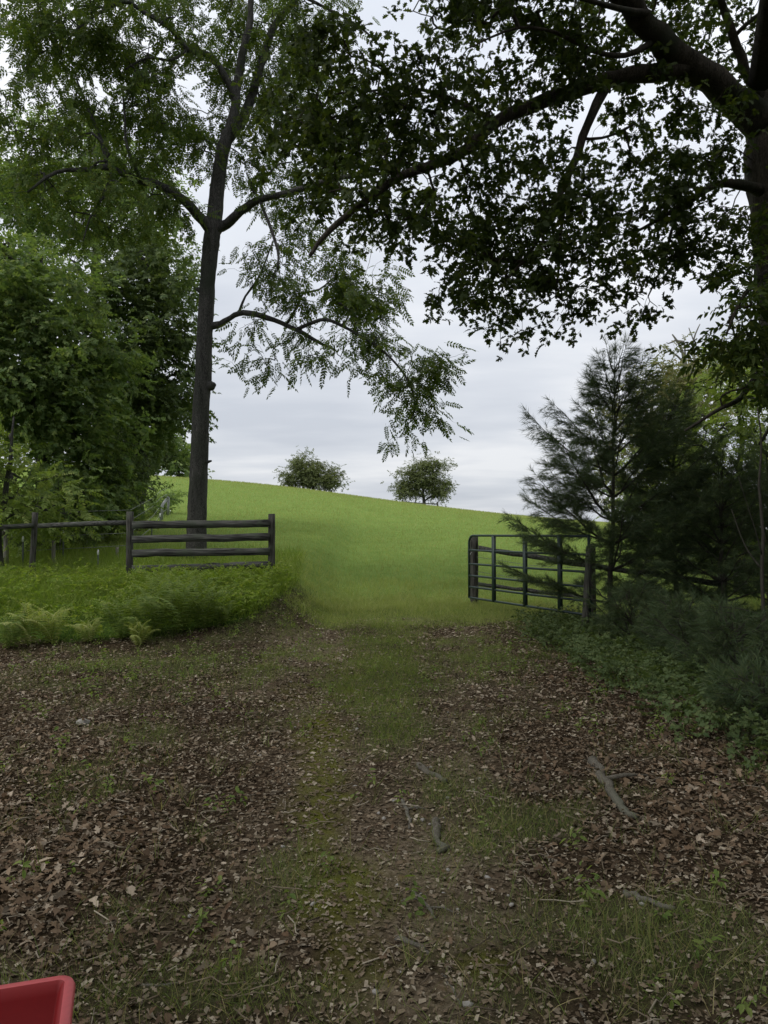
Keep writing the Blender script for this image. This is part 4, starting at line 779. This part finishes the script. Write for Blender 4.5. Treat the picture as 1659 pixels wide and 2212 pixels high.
# fallen leaves
FL = [(outline([(0, 0), (.15, .04), (.22, .18), (.32, .08), (.45, .28), (.55, .12), (.72, .24), (.80, .09), (1, 0)], c, f), OAKF) for c, f in ((.35, .5), (-.4, .3), (.15, -.4), (.6, .2))]
FL += [(outline([(0, 0), (.2, .22), (.5, .3), (.62, .1), (.8, .2), (1, 0)], .5, .6), [tuple(range(10))]), (OVAL*[1, .8, 1], OVALF)]
x, y = cone_pts(165000, 1.2, 16, power=1.15); g, m, s, bk, md, px, py = masks(x, y)
lit = np.clip(.95-.95*g-.80*s-.7*m, .02, 1)*(1-bk)*(1-md)
side = np.clip(blobsum(px, py, [(60, 1850, 450, 330, 1), (1450, 1680, 380, 220, 1), (250, 1520, 300, 80, .6), (1250, 1480, 120, 150, .8)]), 0, 1)
k = rng.random(len(x)) < lit*(.12+.88*side); x, y, = x[k], y[k]; sd2 = side[k]; n = len(x); print('litter', n)
P = np.column_stack([x, y, gz(x, y)+rng.uniform(.0, .045, n)]); up_ = rdir(n)*.6; up_[:, 2] += 1; a = rng.uniform(0, 6.28, n); R = basis(np.column_stack([np.cos(a), np.sin(a), rng.normal(0, .25, n)]), up_); idx = rng.integers(0, 6, n); mb = MB()
sc = (.018+.05*rng.random(n)**2.2)*(.75+.45*sd2)
for j in range(6): m_ = idx == j; mb.inst(*FL[j], P[m_], R[m_], sc[m_])
tag(mb.build('fallen_leaves', M['litter']), 'brown oak leaf litter scattered over the forest floor', 'leaf litter', kind='stuff')
# fine debris
CH = (np.array([(-.5, -.2, 0), (.4, -.25, .1), (.5, .15, 0), (-.3, .25, .12)]), [(0, 1, 2, 3)])
x, y = cone_pts(230000, 1.3, 14, power=1.4); g, m, s, bk, md, px, py = masks(x, y); k = rng.random(len(x)) < (1-.6*g)*(1-bk)*(1-md); x, y = x[k], y[k]; n = len(x)
R = basis(np.column_stack([rng.normal(size=n), rng.normal(size=n), rng.normal(0, .2, n)]), rdir(n)*.6+[0, 0, 1]); mb = MB(); mb.inst(*CH, np.column_stack([x, y, gz(x, y)+.006]), R, (.005+.022*rng.random(n)**2)*(1+.10*y))
tag(mb.build('ground_debris', M['chip']), 'small bark chips, leaf crumbs and grit on the bare soil', 'debris', kind='stuff')
# moss
x, y = cone_pts(70000, 1.9, 11, power=1.4); g, m, s, bk, md, px, py = masks(x, y); k = rng.random(len(x)) < m*.9; x, y = x[k], y[k]; n = len(x)
mb = MB(); h = rng.uniform(.012, .03, n); mb.inst(*BL[2], np.column_stack([x, y, gz(x, y)-.003]), yaw_R(n, .6), np.column_stack([h, h*3, h]))
tag(mb.build('moss', M['moss']), 'yellow-green moss in patches down the middle of the track', 'moss', kind='stuff')
# twigs as loose litter
mb = MB(); x, y = cone_pts(1700, 1.9, 11, power=1.4); g, m, s, bk, md, px, py = masks(x, y)
for i in np.where(rng.random(len(x)) < (1-bk))[0]:
    L = rng.uniform(.04, .2); a = rng.uniform(0, 6.28); P = [(x[i]+math.cos(a)*L*f+rng.normal(0, .012), y[i]+math.sin(a)*L*f+rng.normal(0, .012), 0) for f in (-.5, -.15, .2, .5)]
    P = np.array(P); P[:, 2] = gz(P[:, 0], P[:, 1])+rng.uniform(.008, .03, 4); mb.tube(P, [.0035, .003, .0028, .0018], 4)
tag(mb.build('twigs', M['dirtytwig']), 'countless small dry twigs lying over soil and leaves', 'twigs', kind='stuff')
# pebbles
mb = MB(); ico = bpy.data.meshes.new('tmp'); import bmesh
bm = bmesh.new(); bmesh.ops.create_icosphere(bm, subdivisions=1, radius=1); iv = np.array([v.co[:] for v in bm.verts]); ifc = [tuple(v.index for v in f.verts) for f in bm.faces]; bm.free(); bpy.data.meshes.remove(ico)
x, y = cone_pts(1500, 1.9, 11, power=1.3); g, m, s, bk, md, px, py = masks(x, y); k = rng.random(len(x)) < s*.9+.05; x, y = x[k], y[k]; n = len(x)
mb.inst(iv*[1, .75, .5], ifc, np.column_stack([x, y, gz(x, y)+.003]), yaw_R(n, .3), rng.uniform(.005, .02, n)); tag(mb.build('pebbles', M['stone'], smooth=True), 'small grey pebbles pressed into the track soil', 'pebbles', kind='stuff')
# low broadleaf weeds
WD = [rosette(OVAL, OVALF, 6, .035), rosette(OVAL, OVALF, 5, .045), sprig(OVAL, OVALF, 5, .08, .03)]
x, y = cone_pts(5200, 1.9, 16, power=1.2); g, m, s, bk, md, px, py = masks(x, y)
wz = blobsum(px, py, [(1350, 1450, 180, 70, 1), (170, 1700, 110, 60, .7), (560, 1370, 150, 50, 1), (1400, 1560, 150, 60, .9), (300, 1450, 300, 50, .8), (1100, 1420, 90, 60, .8), (1500, 1980, 120, 80, .4), (440, 2040, 120, 50, .4)])
k = rng.random(len(x)) < .05+.6*wz; x, y = x[k], y[k]; n = len(x)
mb = MB()
for rep in range(3):
    idx = rng.integers(0, 3, n); hgt = rng.uniform(.01, .10, n); P = np.column_stack([x+rng.normal(0, .03, n), y+rng.normal(0, .03, n), 0*x]); P[:, 2] = gz(P[:, 0], P[:, 1])+hgt; R = yaw_R(n, .35)
    for j in range(3): m_ = idx == j; mb.inst(*WD[j], P[m_], R[m_], rng.uniform(.6, 1.3, m_.sum()))
tag(mb.build('weeds', M['fern']), 'low broadleaf weeds and seedlings along the edges of the track', 'weeds', kind='stuff')
# undergrowth on the right beneath the pines, and bank weeds
x = rng.uniform(2.2, 9, 9000); y = rng.uniform(4.8, 13.5, 9000); g, m, s, bk, md, px, py = masks(x, y); nn_ = fbm(x*1.3, y*1.3, 77)-.5; k = (py < np.interp(px, [1100, 1180, 1300, 1420, 1700], [1340, 1400, 1530, 1600, 1665])+90*nn_)*(rng.random(len(x)) < .35+1.6*np.clip(nn_+.15, 0, 1)); x, y = x[k], y[k]; n = len(x); mb = MB()
for rep in range(3):
    P = np.column_stack([x+rng.normal(0, .07, n), y+rng.normal(0, .07, n), 0*x]); P[:, 2] = gz(P[:, 0], P[:, 1])+rng.uniform(.02, .28, n); idx = rng.integers(0, 2, n); R = yaw_R(n, .5)
    for j in range(2): m_ = idx == j; mb.inst(*T_MAP[j], P[m_], R[m_], rng.uniform(.16, .42, m_.sum()))
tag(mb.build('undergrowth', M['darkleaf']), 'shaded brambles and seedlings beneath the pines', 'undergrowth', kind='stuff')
x, y = rng.uniform(-11, -1.3, 2600), rng.uniform(9.5, 15, 2600); g, m, s, bk, md, px, py = masks(x, y); k = rng.random(len(x)) < bk*(.25+.75*blobsum(px, py, [(520, 1300, 130, 60, 1), (590, 1245, 60, 40, 1.3), (400, 1330, 150, 50, .8)])); x, y = x[k], y[k]; n = len(x); mb = MB()
for rep in range(5):
    P = np.column_stack([x+rng.normal(0, .1, n), y+rng.normal(0, .1, n), 0*x]); P[:, 2] = gz(P[:, 0], P[:, 1])+rng.uniform(.05, .36, n); idx = rng.integers(0, 2, n); R = yaw_R(n, .5)
    for j in range(2): m_ = idx == j; mb.inst(*T_OVAL[j], P[m_], R[m_], rng.uniform(.3, .6, m_.sum()))
tag(mb.build('bank_weeds', M['bankgrass']), 'leafy green weeds mixed through the bank around the board fence', 'weeds', kind='stuff')
# ferns -------------------------------------------------------------------------------------
def frond(L, n=17, w=.22):
    V = []; F = []
    def q(a, b, c, d): F.append(tuple(range(len(V), len(V)+4))); V.extend([a, b, c, d])
    for i in range(n):
        f = (i+.8)/n; x = L*f*(1-.15*f); z = L*(1.0*f-.72*f*f); wl = w*L*2.1*(math.sin(min(1, f*1.15+.12)*math.pi*.93)**.8)*.5+.006
        x2 = L*(f+.02); sp = L/n*.33
        for sg in (-1, 1): q((x-sp, 0, z), (x+wl*.12, sg*wl*.5, z+.012), (x+wl*.3, sg*wl, z-.02), (x+sp, sg*.25*wl, z))
    xs_ = np.linspace(0, 1, 6)
    for a, b in zip(xs_[:-1], xs_[1:]): q((L*a*(1-.15*a), -.004, L*(1.0*a-.72*a*a)), (L*b*(1-.15*b), -.002, L*(1.0*b-.72*b*b)), (L*b*(1-.15*b), .002, L*(1.0*b-.72*b*b)), (L*a*(1-.15*a), .004, L*(1.0*a-.72*a*a)))
    return np.array(V), F
FN = [(60, 1395, .55, 'pale fern farthest left at the foot of the bank'), (112, 1392, .6, 'upright pale fern second from the left on the bank edge'), (190, 1388, .4, 'small fern between the pale ferns and the large fern clump'), (262, 1382, .75, 'broad fern left of the dark fern clump, fronds spreading left'),
      (330, 1372, .8, 'tall fern at the left side of the dark clump below the board fence'), (385, 1368, .9, 'largest dark fern in the middle of the clump'), (440, 1362, .75, 'dark fern at the right side of the clump'), (350, 1330, .8, 'fern higher up the bank behind the clump'), (410, 1318, .7, 'fern close under the lowest rail of the board fence'), (480, 1350, .5, 'low fern at the right foot of the bank'), (20, 1400, .5, 'fern cut by the left edge of the picture'), (300, 1395, .35, 'small yellow-green fern in front of the clump')]
for px, py, L, lab in FN:
    L *= 1.15
    d = 1.50*FPX/(py-1157)
    for _ in range(30):
        p = at(px, py, d); d += ((p[2]-GZ(p[0], d)))*FPX/(py-1157)*.6
    p = at(px, py, d); t = thing('fern', lab, 'fern', (p[0], d, GZ(p[0], d)), 'ferns at the foot of the bank')
    nf = int(9+L*6); mb = MB(); v, f = frond(L)
    a = np.arange(nf)*2*math.pi/nf+rng.uniform(-.25, .25, nf); e = rng.uniform(.25, .95, nf)
    dv = np.column_stack([np.cos(a)*np.cos(e), np.sin(a)*np.cos(e), np.sin(e)]); sdv = np.column_stack([-np.sin(a), np.cos(a), 0*a]); R = np.stack([dv, sdv, np.cross(dv, sdv)], 2)
    mb.inst(v, f, np.tile([p[0], d, GZ(p[0], d)], (nf, 1)), R, rng.uniform(.75, 1.1, nf)); mb.build('fronds', M['palefern' if ('pale' in lab or 'yellow' in lab) else 'fern'], t)
# fallen branches ---------------------------------------------------------------------------
def stick(name, label, rows, w, mat, cat='branch', group=None, lift=-.008, sides=8, forks=()):
    P = []
    for a, b in rows:
        d = CAMZ*FPX/(b-1157); P.append([at(a, b, d)[0], d, 0])
    P = np.array(P); t = np.linspace(0, len(P)-1, (len(P)-1)*4+1); Q = np.column_stack([np.interp(t, range(len(P)), P[:, k]) for k in range(3)])
    Q[:, :2] += rng.normal(0, w*.25, (len(Q), 2)); Q[:, 2] = gz(Q[:, 0], Q[:, 1])+lift+w*.5
    e = thing(name, label, cat, Q[len(Q)//2], group); mb = MB(); r = w/2*np.linspace(1, .6, len(Q))*(1+rng.normal(0, .12, len(Q))); mb.tube(Q, r, sides); mb.build('wood', M[mat], e, smooth=True)
    for i, (dx, dy) in enumerate(forks):
        s = Q[int(len(Q)*(.35+.3*i))]; mb = MB(); mb.tube([s, s+[dx*.5, dy*.5, .02], s+[dx, dy, .01]], [w*.25, w*.2, w*.1], 5); mb.build('side_twig', M[mat], e, smooth=True)
GB = 'fallen branches on the track'
stick('fallen_branch', 'thick lichen-grey rotten branch lying in the leaf litter at right', [(1275, 1655), (1300, 1690), (1335, 1735), (1375, 1770)], .062, 'lichen', group=GB, forks=((.3, .05),))
stick('fallen_branch', 'short pale weathered stick lower right of the rotten branch', [(1345, 1912), (1400, 1938), (1450, 1960)], .03, 'twig', group=GB)
stick('fallen_branch', 'short thick lichened stub beside the grass in mid-track', [(935, 1770), (945, 1795), (952, 1825)], .05, 'lichen', group=GB)
stick('fallen_branch', 'crumbling bark piece above the lichened stub', [(905, 1660), (930, 1675), (965, 1690)], .045, 'lichen', group=GB)
stick('fallen_branch', 'thin broken stick with pale bark left of the lichened stub', [(865, 1720), (880, 1745), (885, 1775)], .022, 'twig', group=GB, forks=((.12, -.04),))
stick('fallen_branch', 'forked bare stick on the brown soil in the middle of the track', [(895, 1910), (918, 1935), (940, 1965)], .018, 'twig', group=GB, forks=((-.1, -.03), (.12, -.08)))
stick('fallen_branch', 'smooth brown stick below the forked stick', [(860, 2005), (900, 2022), (925, 2040)], .022, 'twig', group=GB)
stick('fallen_branch', 'slim curved stick on bare soil near the bottom centre', [(955, 2080), (975, 2110), (995, 2150)], .012, 'twig', group=GB)
stick('fallen_branch', 'curled grey root-like stick in the grass at the bottom', [(1255, 2160-25), (1262, 2170), (1310, 2195)], .012, 'twig', group=GB)
stick('fallen_branch', 'brown stick half buried in leaves near the red tub', [(300, 2078), (350, 2082), (390, 2078)], .014, 'twig', group=GB)
# stones
for (px, py, r, lab) in ((1238, 2205, .035, 'pale rounded stone at the bottom edge'), (180, 1560, .05, 'mossy grey stone in the leaf litter at upper left'), (1010, 2160-10, .016, 'small pale stone on the bare soil')):
    d = CAMZ*FPX/(py-1157); x = at(px, py, d)[0]; mb = MB(); mb.add(iv*[r*1.3, r, r*.7]*(1+rng.normal(0, .07, (len(iv), 1)))+[x, d, GZ(x, d)+r*.3], ifc); tag(mb.build('stone', M['stone'], smooth=True), lab, 'stone', 'loose stones on the forest floor')
print('done', sum(len(o.data.polygons) for o in bpy.data.objects if o.type == 'MESH'))
